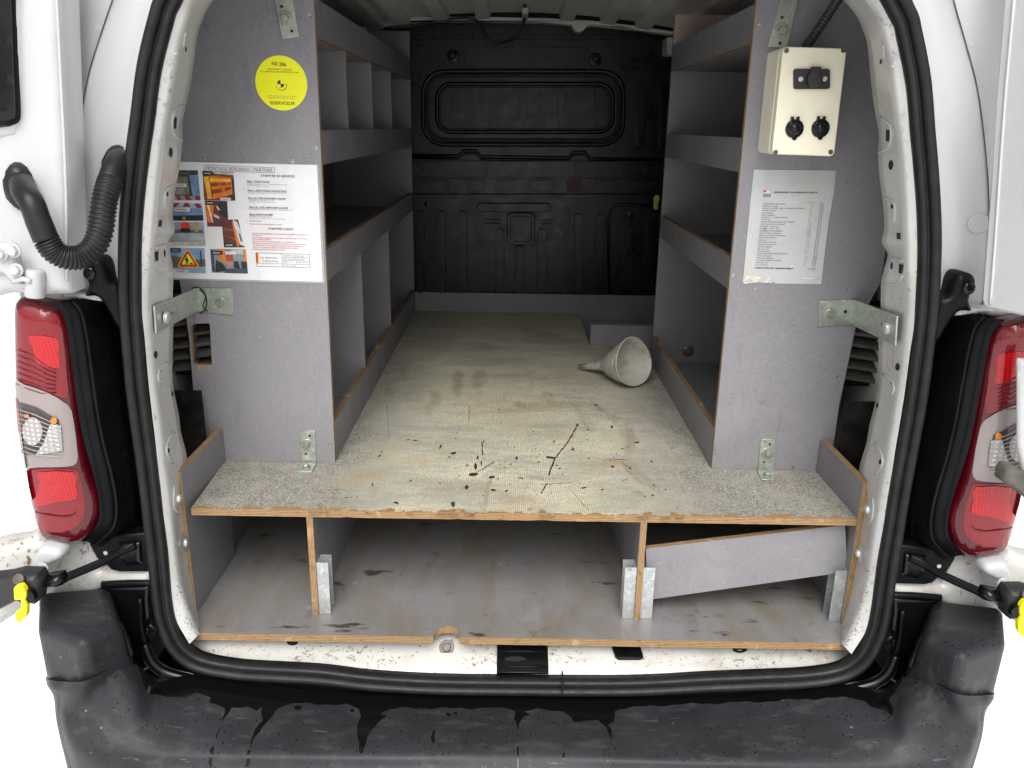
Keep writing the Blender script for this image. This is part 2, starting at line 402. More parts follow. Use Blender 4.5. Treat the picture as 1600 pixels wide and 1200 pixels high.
def deck_mat():
    t = NT('worn_deck_surface'); X = t.xyz(); x, y = X[0], X[1]
    ax = t.m('ABSOLUTE', t.m('SUBTRACT', x, .02)); wob = t.m('MULTIPLY', t.m('SUBTRACT', t.noise(5, 3), .5), .22)
    e = t.rng(t.m('ADD', ax, wob), .20, .36)                      # the less trodden borders
    f1 = t.noise(640, 2, .7); f2 = t.noise(230, 3, .7)
    sp = t.rng(t.m('ADD', t.m('MULTIPLY', f1, .5), t.m('MULTIPLY', f2, .5)), .40, .60)
    speck = t.mix(sp, (.075, .073, .073), (.44, .42, .36)); speck = t.mix(t.m('MULTIPLY', t.rng(t.noise(24, 4, .7), .45, .65), .5), speck, (.36, .34, .27))
    big = t.rng(t.noise(4.2, 5, .6, dist=.5), .32, .68)
    wornc = t.mix(big, (.60, .55, .385), (.75, .725, .58))
    wx = t.wave(86, t.map(t.co(), (1, .02, 1)), .6, 'X'); wy = t.wave(62, t.map(t.co(), (.02, 1, 1)), .8, 'Y')
    mesh = t.m('MULTIPLY', t.rng(wx, .1, .75), t.rng(wy, 0., .5)); 
    wornc = t.mix(t.m('MULTIPLY', t.m('SUBTRACT', 1., mesh), .42), wornc, (.165, .145, .105))
    wornc = t.mix(t.m('MULTIPLY', t.rng(f2, .48, .60), .5), wornc, (.27, .25, .19))
    grey = t.rng(t.noise(7, 6, .75, v=t.map(t.co(), (.5, 1.3, 1))), .46, .62); wornc = t.mix(t.m('MULTIPLY', grey, .6), wornc, (.27, .27, .245))
    bk = t.rng(t.m('ADD', y, t.m('MULTIPLY', t.m('SUBTRACT', t.noise(6, 4), .5), .7)), 2.1, 2.75)   # worn colour turns darker and greyer towards the far end
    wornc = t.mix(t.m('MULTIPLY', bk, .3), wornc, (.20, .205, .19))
    c = t.mix(e, wornc, speck)
    # brown damp stains and rusty smears
    st = t.rng(t.noise(6, 4, .6, v=t.map(t.co(), (1.3, .55, 1)), dist=1.2), .60, .72); c = t.mix(t.m('MULTIPLY', st, .45), c, (.19, .135, .07))
    st2 = t.rng(t.noise(3.1, 5, .6, v=t.map(t.co(), (.5, 1.4, 1), loc=(3, 1, 0)), dist=.5), .60, .70); c = t.mix(t.m('MULTIPLY', st2, .5), c, (.33, .20, .09))
    def blob(c, x0, y0, rx, ry, col, k, rot=0):
        v = t.map(t.co(), (1, 1, 1), loc=(-x0, -y0, 0)); q = t.xyz(v)
        qx = t.m('ADD', q[0], t.m('MULTIPLY', t.m('SUBTRACT', t.noise(14, 4), .5), rx*3.4)); qy = t.m('ADD', q[1], t.m('MULTIPLY', t.m('SUBTRACT', t.noise(11, 4, loc_=1) if False else t.noise(9, 4), .5), ry*2.6))
        d = t.m('ADD', t.m('POWER', t.m('ABSOLUTE', t.m('DIVIDE', qx, rx)), 2.), t.m('POWER', t.m('ABSOLUTE', t.m('DIVIDE', qy, ry)), 2.))
        return t.mix(t.m('MULTIPLY', t.m('MULTIPLY', t.rng(d, .25, 1.35, 1, 0), t.rng(t.noise(45, 4, .7), .35, .6, .45, 1)), k), c, col)
    for px, py, rx, ry, col, k in ((715,600,.016,.13,(.20,.155,.09),.6), (750,590,.020,.11,(.20,.15,.085),.6), (675,628,.018,.07,(.22,.19,.13),.5), (745,540,.05,.06,(.20,.16,.10),.45), (860,634,.10,.035,(.34,.25,.13),.55), (860,525,.05,.05,(.26,.16,.08),.5),
                                   (960,724,.045,.025,(.36,.24,.10),.6), (560,750,.05,.03,(.36,.27,.15),.5), (818,632,.02,.03,(.24,.2,.13),.45), (700,525,.05,.07,(.16,.155,.14),.4), (1000,770,.02,.012,(.12,.12,.14),.5), (640,720,.05,.03,(.40,.30,.17),.35)):
        w_ = at(px, py, z=.762); c = blob(c, w_.x, w_.y, rx, ry, col, k)
    # small chips down to the brown core
    ch = t.rng(t.noise(62, 3, .75, v=t.map(t.co(), (.45, 1, 1))), .715, .735); ch = t.m('MULTIPLY', ch, t.rng(t.noise(4, 2), .44, .52)); ch = t.m('MULTIPLY', ch, t.rng(y, 1.9, 1.7))
    c = t.mix(ch, c, (.065, .032, .015))
    # fine scratches
    for rot, sc_ in ((.3, 120), (1.2, 150), (2.3, 130)):
        s_ = t.rng(t.noise(1.2, 2, v=t.map(t.co(), (sc_, 7, 1), (0, 0, rot))), .69, .73); c = t.mix(t.m('MULTIPLY', s_, .35), c, (.60, .57, .48))
    # edge worn away to the bare wood along the front
    ed = t.m('SUBTRACT', t.m('SUBTRACT', y, 1.3235), t.m('MULTIPLY', t.m('SUBTRACT', t.noise(34, 4, .7), .47), .085)); c = t.mix(t.rng(ed, .0035, .0015), c, (.30, .175, .07))
    t.bump(t.m('ADD', t.m('MULTIPLY', mesh, .6), sp), .35, .0008)
    return t.end(c, t.rng(t.noise(15, 3), .3, .7, .5, .72), spec=.3)

def paint(name, dirt=0., col=(.50, .507, .515), k=1):
    t = NT(name); c = t.mix(t.rng(t.noise(2.5, 3), .3, .7), col, tuple(x*.95 for x in col))
    if dirt:
        a = t.rng(t.noise(15*k, 5, .7), .53, .70); c = t.mix(t.m('MULTIPLY', a, dirt*.55), c, (.42, .36, .27))
        b = t.rng(t.noise(75*k, 4, .75), .555, .63); b = t.m('MULTIPLY', b, t.rng(t.noise(8*k, 3), .47, .6)); c = t.mix(t.m('MULTIPLY', b, dirt), c, (.16, .10, .055))
        s_ = t.rng(t.noise(1.3, 2, v=t.map(t.co(), (120, 120, 14), (.4, .6, .3))), .69, .72); c = t.mix(t.m('MULTIPLY', s_, dirt*.8), c, (.12, .09, .06))
    sf = t.rng(t.noise(6, 6, .7, dist=.6), .50, .70); c = t.mix(t.m('MULTIPLY', sf, .22), c, (.40, .40, .385))
    v = t.vor(120); dr = t.m('MULTIPLY', t.rng(v, .07, .2, 1, 0), t.m('GREATER_THAN', t.noise(30, 2), .60)); t.bump(t.m('ADD', dr, t.m('MULTIPLY', t.noise(60, 2), .15)), .22, .0009)
    return t.end(c, .33, spec=.5, Coat_Weight=.35, Coat_Roughness=.08)

def bumper_mat():
    t = NT('scuffed_bumper_plastic'); wet = t.attr('wet')
    c = t.mix(t.rng(t.noise(7, 5, .65), .3, .72), (.014, .015, .0175), (.031, .0325, .037))
    c = t.mix(t.m('MULTIPLY', t.rng(t.noise(16, 5, .7, v=t.map(t.co(), (1, 2.5, 1))), .52, .72), .6), c, (.075, .076, .08))
    s_ = t.rng(t.noise(1.3, 2, v=t.map(t.co(), (20, 150, 60), (0, 0, .6))), .70, .74); c = t.mix(t.m('MULTIPLY', s_, .35), c, (.17, .17, .17))
    pale = t.m('MULTIPLY', t.m('LESS_THAN', t.vor(33), .07), t.m('GREATER_THAN', t.noise(14, 2), .56)); c = t.mix(t.m('MULTIPLY', pale, .5), c, (.25, .25, .23))
    v = t.vor(105); v2 = t.vor(48, t.map(t.co(), loc=(2, 3, 1)))
    drop = t.m('MAXIMUM', t.m('MULTIPLY', t.m('LESS_THAN', v, .15), t.m('GREATER_THAN', t.noise(13, 3), .46)), t.m('MULTIPLY', t.m('LESS_THAN', v2, .075), t.m('GREATER_THAN', t.noise(9, 3), .50)))
    wt = t.m('MAXIMUM', t.m('GREATER_THAN', wet, .5), drop)
    c = t.mix(wt, c, (.004, .0041, .0045))
    dh = t.m('MULTIPLY', wt, .6); t.bump(t.m('ADD', dh, t.m('MULTIPLY', t.noise(700, 2), .3)), .28, .0010)
    return t.end(c, t.mix(wt, (.50,)*3, (.16,)*3), spec=.32)

def steel(name, col=(.50, .52, .49), k=1):
    t = NT(name); c = t.mix(t.rng(t.noise(28, 5, .7), .3, .7), tuple(x*.70 for x in col), col)
    c = t.mix(t.rng(t.vor(160, out='Color'), .3, .8) if False else t.rng(t.noise(120, 3), .5, .75), c, tuple(min(1, x*1.25) for x in col))
    c = t.mix(t.m('MULTIPLY', t.rng(t.noise(60, 4, .7), .63, .72), .7), c, (.10, .08, .05))
    t.bump(t.noise(350, 2), .15, .0005)
    return t.end(c, t.rng(t.noise(40, 3), .3, .7, .30, .5), .72)

def paperm(name, base, stain, k):
    t = NT(name); c = t.mix(t.rng(t.noise(9, 5, .7), .45, .75), base, tuple(b*.84 for b in base))
    c = t.mix(t.m('MULTIPLY', t.rng(t.noise(5, 4, .7, v=t.map(t.co(), (2.4, 1, .8))), .50, .66), k), c, stain)
    c = t.mix(t.m('MULTIPLY', t.rng(t.noise(55, 4, .7), .62, .70), k), c, tuple(b*.6 for b in base))
    t.bump(t.noise(30, 4), .2, .001)
    return t.end(c, .35, spec=.5)

def lensm(name, col, rough=.12, grid=0, rot=.0, grid_s=1, e=0):
    t = NT(name); c = t.mix(t.rng(t.noise(8, 2), .3, .7), tuple(x*.85 for x in col), col)
    if grid:
        v = t.map(t.co(), (1, 1, 1), (0, rot, 0)); gx = t.wave(48*grid_s, v, 0, 'X'); gz = t.wave(60*grid_s, v, 0, 'Z')
        g = t.m('MULTIPLY', t.rng(gx, .15, .8), t.rng(gz, .15, .8)); c = t.mix(t.m('MULTIPLY', t.m('SUBTRACT', 1., g), grid), c, tuple(x*.25 for x in col)); t.bump(g, .15, .001)
    return t.end(c, rough, spec=.5, Coat_Weight=.3, Coat_Roughness=.06)

M = {}
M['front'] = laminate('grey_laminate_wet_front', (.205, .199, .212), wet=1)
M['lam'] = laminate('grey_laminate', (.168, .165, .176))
M['lam_low'] = laminate('grey_laminate_dirty', (.19, .184, .19), dirt=.95)
M['lam_end'] = plain('raw_brown_panel', (.33, .25, .225), .5, scale=9, var=.15)
M['ply'] = ply('plywood_edge', .95); M['ply_dull'] = ply('plywood_edge_dull', .62)
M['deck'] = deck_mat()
M['white'] = paint('white_body_paint'); M['white_dirty'] = paint('white_body_paint_dirty', 1., (.56,.555,.53)); M['white_sill'] = paint('white_sill_paint', 1., (.56,.555,.52), 1.3); M['white_speck'] = paint('white_pillar_paint', .55, (.53, .535, .52))
M['rubber'] = plain('black_seal_rubber', (.011, .011, .0115), .45, scale=40, var=.4, bump=.15, Specular_IOR_Level=.3)
M['conduit'] = plain('ribbed_conduit_rubber', (.012, .012, .012), .42, scale=30, var=.5, Specular_IOR_Level=.35)
M['black'] = plain('black_plastic', (.005, .0055, .0065), .32, scale=20, var=.3, Specular_IOR_Level=.14)
M['blackgloss'] = plain('wet_black_plastic', (.004, .004, .005), .15, scale=20, var=.2, Specular_IOR_Level=.35)
M['blackmatt'] = plain('black_matt_plastic', (.020, .020, .020), .5, scale=20, var=.3, bump=.2)
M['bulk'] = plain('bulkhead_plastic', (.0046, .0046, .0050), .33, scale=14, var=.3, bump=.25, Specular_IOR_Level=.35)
M['rust'] = plain('rusty_patch', (.055, .022, .017), .6, scale=30)
M['void'] = plain('dark_opening', (.004, .004, .004), .8)
M['inner_white'] = plain('white_inner_wall', (.6, .6, .58), .5, scale=4)
M['wall'] = plain('grimy_wall_lining', (.012, .011, .0095), .9, scale=25, var=.9, bump=.4, Specular_IOR_Level=.15)
M['dirtygrey'] = plain('dusty_vent_plastic', (.085, .08, .066), .7, scale=25, var=.4)
M['roof'] = plain('roof_grey_paint', (.56, .55, .52), .4, scale=6, var=.1)
M['beam'] = plain('roof_beam_paint', (.50, .50, .47), .45, scale=6, var=.12)
M['steel'] = steel('zinc_plated_steel', (.46, .50, .44)); M['steel2'] = steel('galvanised_channel', (.60, .62, .62)); M['bolt'] = steel('zinc_bolt', (.40, .40, .36))
M['rustbolt'] = plain('weathered_bolt', (.10, .085, .07), .45, .2, scale=80)
M['alu'] = plain('bright_rivet', (.62, .62, .60), .35, .6)
M['cream'] = plain('cream_box_plastic', (.80, .76, .60), .42, scale=12, var=.06, bump=.06)
M['bumper'] = bumper_mat()
M['red_dark'] = lensm('lamp_dark_red', (.085, .002, .007)); M['red'] = lensm('lamp_red', (.24, .002, .008), grid=.35, grid_s=1.5)
M['red_hot'] = lensm('lamp_bright_red', (.62, .003, .008), grid=.6, grid_s=1.25, rot=.12)
M['lamp_clear'] = lensm('lamp_clear_rim', (.27, .23, .225), .15); M['lamp_dark'] = lensm('lamp_reflector_shade', (.045, .035, .035), .1)
M['chrome'] = lensm('lamp_reflector', (.66, .64, .63), .15, grid=.6, grid_s=.7); M['orange'] = lensm('lamp_orange_bulb', (.60, .19, .02))
M['fin'] = plain('lamp_fin', (.42, .38, .36), .3)
M['yellow'] = plain('yellow_clip_plastic', (.90, .86, .01), .4, var=.04)
M['yellow2'] = plain('yellow_green_strap', (.42, .44, .03), .5)
M['sticker'] = plain('yellow_sticker_film', (.95, .95, .004), .4, var=.03, scale=9)
M['ink'] = plain('black_ink', (.025, .025, .03), .6); M['ink_red'] = plain('red_ink', (.50, .05, .07), .6); M['ink_grey'] = plain('grey_ink', (.15, .15, .16), .6)
M['paper'] = paperm('laminated_notice_paper', (.74, .74, .76), (.62, .60, .56), .3); M['paper_old'] = paperm('stained_list_paper', (.47, .48, .49), (.50, .46, .33), .75)
M['pouch'] = plain('clear_pouch_rim', (.34, .34, .35), .25)
M['funnelm'] = (lambda t: t.end(t.mix(t.rng(t.noise(22, 5, .7), .5, .68), (.58, .575, .52), (.42, .34, .26)), .32, spec=.5, Transmission_Weight=.25, Subsurface_Weight=0., IOR=1.3))(NT('milky_funnel_plastic'))
M['ground'] = plain('pale_ground', (.90, .90, .90), .9, var=.02, scale=1)
M['rustmark'] = plain('rust_stain', (.20, .10, .045), .8, var=.4, scale=90)
M['grime'] = plain('grime', (.22, .19, .14), .8, var=.4, scale=90)
M['chip'] = plain('bare_wood_chip', (.060, .028, .013), .7, var=.3, scale=60)
M['nick'] = plain('pale_nick', (.42, .40, .34), .6)
def flat(c): 
    k = 'print_%d_%d_%d' % tuple(int(v*255) for v in c)
    if k not in M: M[k] = plain(k, c, .4, var=.25, scale=70)
    return M[k]
LAM = [M['lam'], M['ply']]; LAMD = [M['lam'], M['ply_dull']]

# ------------------------------------------------------------------ ground
g = 3000
obj('ground', [(-g, -g, 0), (g, -g, 0), (g, g, 0), (-g, g, 0)], [(0, 1, 2, 3)], M['ground'], kind='structure')

# ------------------------------------------------------------------ the van
van = thing('van', 'white delivery van seen from behind with its rear doors open and fitted cargo bay', 'van', (XC, 2.0, 0))
def mirrored(fn):
    global MIR
    fn(); MIR = True
    try: fn()
    finally: MIR = False

S = [  # px stations of the door frame: seal inner edge, ridge, inner flange edge
 ((560,-150),(565,-130),(580,-110)), ((420,-118),(432,-100),(455,-82)), ((330,-62),(348,-50),(378,-40)),
 ((284,0),(303,0),(334,0)), ((272,25),(293,28),(318,28)), ((261,62),(281,66),(309,54)), ((252,100),(274,105),(302,104)),
 ((246,140),(268,140),(296,140)), ((242,175),(262,175),(290,168)), ((238,200),(257,203),(285,192)), ((235,225),(253,228),(285,222)),
 ((230,262),(249,263),(281,258)), ((226,300),(245,300),(274,297)), ((222,340),(242,340),(270,336)), ((221,362),(240,360),(273,360)),
 ((220,382),(239,378),(263,377)), ((220,402),(237,402),(266,396)), ((219,428),(235,425),(271,422)), ((220,460),(233,463),(270,460)),
 ((223,500),(235,500),(271,505)), ((226,528),(237,530),(270,538)), ((232,597),(243,597),(270,597)), ((238,650),(250,650),(279,646)),
 ((242,682),(254,682),(283,676)), ((246,720),(258,720),(292,714)), ((252,770),(265,770),(293,760)), ((257,825),(271,825),(299,820)),
 ((262,880),(277,880),(306,880)), ((267,925),(285,925),(314,928)), ((275,968),(297,962),(322,965)), ((296,1006),(310,992),(345,985))]
def pillar():
    a = [at(*s[0], y=1.238) for s in S]
    a2 = [at(s[0][0]*.35+s[1][0]*.65, s[0][1]*.35+s[1][1]*.65, y=1.245) for s in S]
    b = [at(*s[1], y=1.252) for s in S]
    b2 = [at(s[1][0]*.85+s[2][0]*.15, s[1][1]*.85+s[2][1]*.15, y=1.272) for s in S]
    c0 = [at(s[1][0]*.25+s[2][0]*.75, s[1][1]*.25+s[2][1]*.75, y=1.345) for s in S]
    c = [at(*s[2], y=1.375) for s in S]
    d = [p+Vector((-.004, .004, 0)) for p in c]; e = [p+Vector((-.05, .012, 0)) for p in c]
    o = loft('door_pillar', [a, a2, b, b2, c0, c, d, e], M['white_speck'], van, sub=5)
    return o
def pillar_marks(o):
    T = bvh(o); PILLARS.append((o, T, MIR))
    holes = [[(271,183),(276,183),(275,201),(269,201)], ell(266.5,238,3,8), ell(261,303,1.8,4), [(248,344),(253,344),(252,354),(247,354)],
             [(241,394),(247,392),(247,407),(243,408)], ell(257,396,1.3,6), ell(243,554,3,6), ell(250,578,1.7,4), ell(269,615,1.6,4), ell(263,704,1.8,4), ell(290,77,1.2,4)]
    for h in holes: decal('pillar_hole', T, h, M['void'], o)
    for c in ((276,779),(287,848)):
        p, n = onto(T, *c)
        if p: lathe('dome_rivet', [(0, .019), (.001, .017), (.002, .0085), (.006, .0075), (.008, .003), (.008, 0)], p, n, M['alu'], o, 20)
    for pts in ([(285,165),(278,168),(271,176),(268,190),(269,205),(274,214),(284,219)], [(270,290),(264,292),(258,298),(256,312),(257,330)],
                [(266,378),(256,382),(247,386),(243,388)], [(266,424),(256,426),(246,422),(241,410)],
                [(279,556),(262,566),(250,575),(246,590),(250,600)], [(283,670),(272,676),(263,686),(259,702),(263,716),(270,724)], [(272,760),(270,775),(272,795),(280,803)], [(288,50),(285,70),(280,82),(272,84)]):
        P = []
        for p in pts:
            q, n = onto(T, p[0], p[1], .0008)
            if q: P.append(q)
        if len(P) > 2: sweep('pressed_edge', catmull(P, 3), circ(.0021, 6), M['white_speck'], o)
PILLARS = []
def do_pillar():
    o = pillar(); pillar_marks(o)
def do_pillar_grime(): pass
mirrored(do_pillar)

# seal: one loop of ribbed rubber
SO = [(242,0),(230,42),(215,112),(205,187),(198,240),(191,300),(187,360),(186,425),(187,480),(191,545),(196,612),(204,670),(212,725),(218,775),(222,800),(230,850),(234,895),(237,930),(242,965),(254,1005),(274,1032),(303,1049),(350,1060),(400,1066)]
SI = [(284,0),(272,25),(252,100),(242,175),(234,230),(226,300),(221,362),(220,425),(221,480),(226,540),(232,597),(240,665),(248,725),(254,775),(257,815),(261,862),(265,900),(269,935),(277,972),(296,1005),(325,1024),(350,1028),(378,1030),(400,1031)]
mid = [at((a[0]+b[0])/2, (a[1]+b[1])/2, y=1.236) for a, b in zip(SO, SI)]
mir = [Vector((2*XC-p.x, p.y, p.z)) for p in mid]
botc = [at(x, y, y=1.236) for x, y in ((500,1054),(575,1063),(675,1069),(800,1071),(950,1072),(1030,1070),(1100,1066),(1200,1062))]
top = [at(x, y, y=1.236) for x, y in ((1366,-52),(1310,-95),(1240,-130),(1100,-160),(800,-168),(520,-150),(390,-110),(300,-60))]
loop = catmull(mid+botc+mir[::-1]+top, 5, True)
wdt = .0155
prof = [(-.017, .010), (-.0165, -.004), (-.012, -.014), (-.006, -.017), (-.001, -.014), (.0015, -.007), (.0030, -.003), (.0045, -.006), (.0075, -.0115), (.0115, -.012), (.0150, -.0085), (.0165, -.002), (.0165, .010)]
seal = sweep('door_seal', loop, [(b, a) for a, b in prof], M['rubber'], van, closed=True, up=Vector((0, 1, 0)))
jp = at(879, 1071, y=1.219)
board('seal_joint', jp.x-.001, jp.x+.001, jp.y-.0022, jp.y+.02, jp.z-.017, jp.z+.016, 0, [M['void']]*2, seal)

# sill below the load floor
xs = [(-.60+1.256*i/60) for i in range(61)]
def sill_z(x): return .006*math.exp(-((x+.22)/.16)**2)*0+.004*math.sin(x*9)
rows = [(1.236, .463), (1.241, .470), (1.250, .487), (1.262, .496), (1.283, .5035), (1.292, .511), (1.33, .517), (1.42, .519)]
V = [((min(max(x, -.525), .581) if j < 4 else x), y, z+(sill_z(x) if 1 < j < 6 else 0)+((.017, .014, .006, 0, 0, 0, 0, 0)[j]*min(1, max(0, (abs(x-XC)-.18)/.2)))) for j, (y, z) in enumerate(rows) for x in xs]; n = len(xs)
sill = obj('door_sill', V, [(j*n+i, j*n+i+1, (j+1)*n+i+1, (j+1)*n+i) for j in range(len(rows)-1) for i in range(n-1)], M['white_sill'], van, smooth=True)
ST = bvh(sill)
decal('sill_hole', ST, ell(457, 1003.5, 9, 5.2), M['void'], sill); decal('sill_hole', ST, ell(1156, 1014, 12, 6.5), M['void'], sill)
p, n_ = onto(ST, 698, 1012, 0)
hexbolt('anchor_bolt', p, (0, -.75, .66), .0085, M['rustbolt'], sill, 1.6)
def marks(name, tree, par, clusters, mats):
    ac = {m: Acc() for m in mats}
    for cx, cy, sx, sy, n in clusters:
        for _ in range(n):
            x, y = rnd.gauss(cx, sx), rnd.gauss(cy, sy); m = rnd.choice(mats); w_, h_ = rnd.uniform(.6, 3.2), rnd.uniform(.3, 1.1); r_ = rnd.uniform(-1, 1)
            P = []
            for i in range(7):
                t = 2*math.pi*i/7; q = rnd.uniform(.4, 1.2); a_, b_ = w_*q*math.cos(t), h_*q*math.sin(t)
                h, _n = onto(tree, x+a_*math.cos(r_)-b_*math.sin(r_), y+a_*math.sin(r_)+b_*math.cos(r_), .0004)
                if h is None: break
                P.append(h)
            if len(P) == 7 and max((p-P[0]).length for p in P) < .012: ac[m].tris(P, [(0, i, i+1) for i in range(1, 6)], M[m])
    for m in mats:
        if ac[m].V: ac[m].build(name, par, kind='stuff')
marks('scratch_marks', ST, sill, [(487,1024,9,4,14), (500,1018,20,4,10), (600,1036,14,4,26), (622,1026,14,2,12), (735,1038,20,6,12), (860,1020,12,8,10), (872,1012,5,4,8), (1050,1035,60,6,16), (560,1012,80,8,16), (1200,1030,50,5,12), (350,1012,20,5,14), (330,1018,8,3,14)], ['rustmark', 'grime'])
# latch plate
q = [onto(ST, *c, .002)[0] for c in ((777,997),(855,997),(857,1053),(776,1053))]
q2 = [v+Vector((0, -.004, .006)) for v in q]
latch = obj('latch_plate', q+q2, [(4, 5, 6, 7), (0, 1, 5, 4), (1, 2, 6, 5), (2, 3, 7, 6), (3, 0, 4, 7)], M['blackgloss'], van, bevel=.001)
LT = bvh(latch)
decal('latch_slot', LT, ell(805, 1030, 17, 4), M['void'], latch, .0008); 
for yy in (1018, 1042):
    P = [onto(LT, x, yy, .001)[0] for x in (778, 800, 830, 854)]
    sweep('latch_rib', P, circ(.0018, 6), M['black'], latch)
q = [onto(ST, *c, .001)[0] for c in ((951,1000),(996,1001),(1005,1030),(1000,1032),(966,1032),(961,1028))]
q2 = [v+Vector((0, -.003, .007)) for v in q]; k = len(q)
cov = obj('sill_cover', q+q2, [tuple(range(k, 2*k))]+[(i, (i+1) % k, k+(i+1) % k, k+i) for i in range(k)], M['black'], van, bevel=.0015)
CT = bvh(cov)
for cc in ((974,1009,8,4),(974,1020,7,4)): decal('cover_dimple', CT, ell(*cc), M['blackgloss'], cov, .0008)

for o_p, t_p, mir_p in PILLARS:
    MIR = mir_p
    marks('pillar_grime', t_p, o_p, [(283,930,5,12,26), (296,968,6,8,30), (268,520,5,20,8), (272,640,6,30,16), (275,860,5,30,12), (262,700,5,25,10), (305,985,6,5,20)], ['rustmark', 'grime'])
MIR = False
# bumper: smooth patch from control stations
colp = [  # (rear top edge), (mid), (crease), (below) : px, py, Y
 ((812,1086,1.240),(812,1110,1.20),(812,1172,1.104),(812,1190,1.086),(812,1225,1.076)),
 ((600,1082,1.240),(600,1108,1.20),(600,1177,1.092),(600,1191,1.082),(600,1225,1.076)),
 ((400,1068,1.238),(400,1100,1.19),(400,1174,1.092),(398,1189,1.082),(396,1225,1.076)),
 ((300,1054,1.236),(300,1094,1.18),(298,1172,1.092),(294,1188,1.083),(296,1225,1.078)),
 ((246,1058,1.222),(243,1090,1.17),(236,1168,1.092),(228,1184,1.084),(236,1225,1.078)),
 ((214,1040,1.195),(214,1075,1.15),(196,1160,1.090),(184,1180,1.083),(200,1225,1.080)),
 ((190,1034,1.165),(182,1065,1.135),(160,1148,1.090),(148,1172,1.085),(172,1225,1.085)),
 ((160,1051,1.115),(150,1080,1.112),(128,1130,1.092),(122,1158,1.090),(146,1225,1.095)),
 ((132,1064,1.088),(122,1082,1.092),(104,1115,1.094),(104,1142,1.098),(130,1225,1.11)),
 ((98,1065,1.108),(95,1078,1.108),(90,1102,1.110),(95,1132,1.118),(120,1225,1.14)),
 ((73,1061,1.140),(75,1072,1.140),(80,1098,1.145),(89,1130,1.155),(112,1225,1.18)),
 ((74,1056,1.30),(76,1066,1.30),(80,1092,1.31),(89,1122,1.32),(112,1215,1.34))]
cols = []
for c in colp:
    P = [at(a, b, y=y) for a, b, y in c]
    P[2].y += .010; P[3].z -= .008
    P.append(P[-1]+Vector((0, .01, -.10))); P.append(P[-1]+Vector((0, .03, -.14)))
    cols.append(P)
def mirv(P): return [Vector((2*XC-p.x, p.y, p.z)) for p in P]
cols[0] = [Vector((XC, p.y, p.z)) for p in cols[0]]
allc = cols[::-1]+[mirv(c) for c in cols[1:]]
cols2 = [catmull(c, 30) for c in allc]      # along the profile
rails = [[c[i] for c in cols2] for i in range(len(cols2[0]))]
rr = [catmull(r, 56) for r in rails]
nn = len(rr[0]); V = [p for r in rr for p in r]
F = [(j*nn+i, j*nn+i+1, (j+1)*nn+i+1, (j+1)*nn+i) for j in range(len(rr)-1) for i in range(nn-1)]
bumper = obj('bumper', V, F, M['bumper'], van, smooth=True)
# rain water standing on the bumper: outlines of the wet patches
wet = [
 [(205,1020),(222,1060),(226,1075),(233,1085),(262,1089),(292,1088),(306,1083),(320,1086),(330,1092),(326,1100),(346,1102),(352,1104),(349,1118),(344,1140),(334,1166),(341,1140),(352,1120),(362,1105),(386,1105),(400,1112),(408,1104),(410,1125),(396,1145),(388,1180),(399,1152),(412,1135),(428,1115),(436,1104),(460,1099),(500,1100),(540,1101),(562,1108),(563,1120),(557,1140),(560,1155),(562,1178),(568,1176),(572,1158),(580,1140),(590,1128),(606,1119),(592,1115),(610,1108),(640,1106),(700,1107),(760,1106),(800,1108),(806,1112),(802,1122),(808,1130),(809,1150),(811,1150),(812,1130),(818,1118),(828,1115),(820,1110),(845,1108),(862,1112),(880,1111),(893,1119),(894,1127),(906,1128),(912,1126),(935,1127),(945,1133),(955,1155),(962,1174),(964,1172),(955,1140),(950,1132),(960,1127),(960,1112),(968,1107),(1050,1101),(1200,1096),(1258,1092),(1300,1091),(1330,1089),(1352,1096),(1362,1104),(1380,1112),(1396,1118),(1394,1102),(1390,1090),(1398,1082),(1412,1058),(1420,1040),(1400,1010),(1000,1060),(600,1060),(300,1000)],
 [(330,1200),(336,1165),(328,1172),(326,1200)], [(383,1200),(387,1172),(392,1174),(389,1200)],
 ell(466,1106,6,4), ell(551,1111,4,3), ell(700,1117,4,3), ell(711,1115,3,2.4), ell(881,1180,2.5,6), ell(677,1150,3,12), [(808,1165),(811,1165),(811,1200),(808,1200)]]
me = bumper.data; at_ = me.attributes.new('wet', 'FLOAT', 'POINT')
PX = np.array([proj(p) for p in V])
PX[:, 0] += .8*np.sin(PX[:, 1]*.31+PX[:, 0]*.05); PX[:, 1] += 1.2*np.sin(PX[:, 0]*.083)+.7*np.sin(PX[:, 0]*.21+1)
def inpoly(Q, poly):
    r = np.zeros(len(Q), bool); m = len(poly)
    for i in range(m):
        (x1, y1), (x2, y2) = poly[i], poly[(i+1) % m]
        if y1 == y2: continue
        c = (y1 > Q[:, 1]) != (y2 > Q[:, 1]); r ^= c & (Q[:, 0] < (x2-x1)*(Q[:, 1]-y1)/(y2-y1)+x1)
    return r
wv = np.zeros(len(V), np.float32)
for poly in wet:
    a_ = np.array(poly, float); lo_, hi_ = a_.min(0)-6, a_.max(0)+6
    sel = np.where((PX > lo_).all(1) & (PX < hi_).all(1))[0]; Q = PX[sel]; dd_ = np.full(len(Q), 9.)
    for i in range(len(a_)):
        p_, r_ = a_[i], a_[(i+1) % len(a_)]-a_[i]; t_ = np.clip(((Q-p_)@r_)/(r_@r_+1e-9), 0, 1); dd_ = np.minimum(dd_, np.hypot(*(Q-p_-t_[:, None]*r_).T))
    sd_ = np.where(inpoly(Q, poly), dd_, -dd_); wv[sel] = np.maximum(wv[sel], np.clip(.5+sd_/10, 0, 1))
at_.data.foreach_set('value', wv)

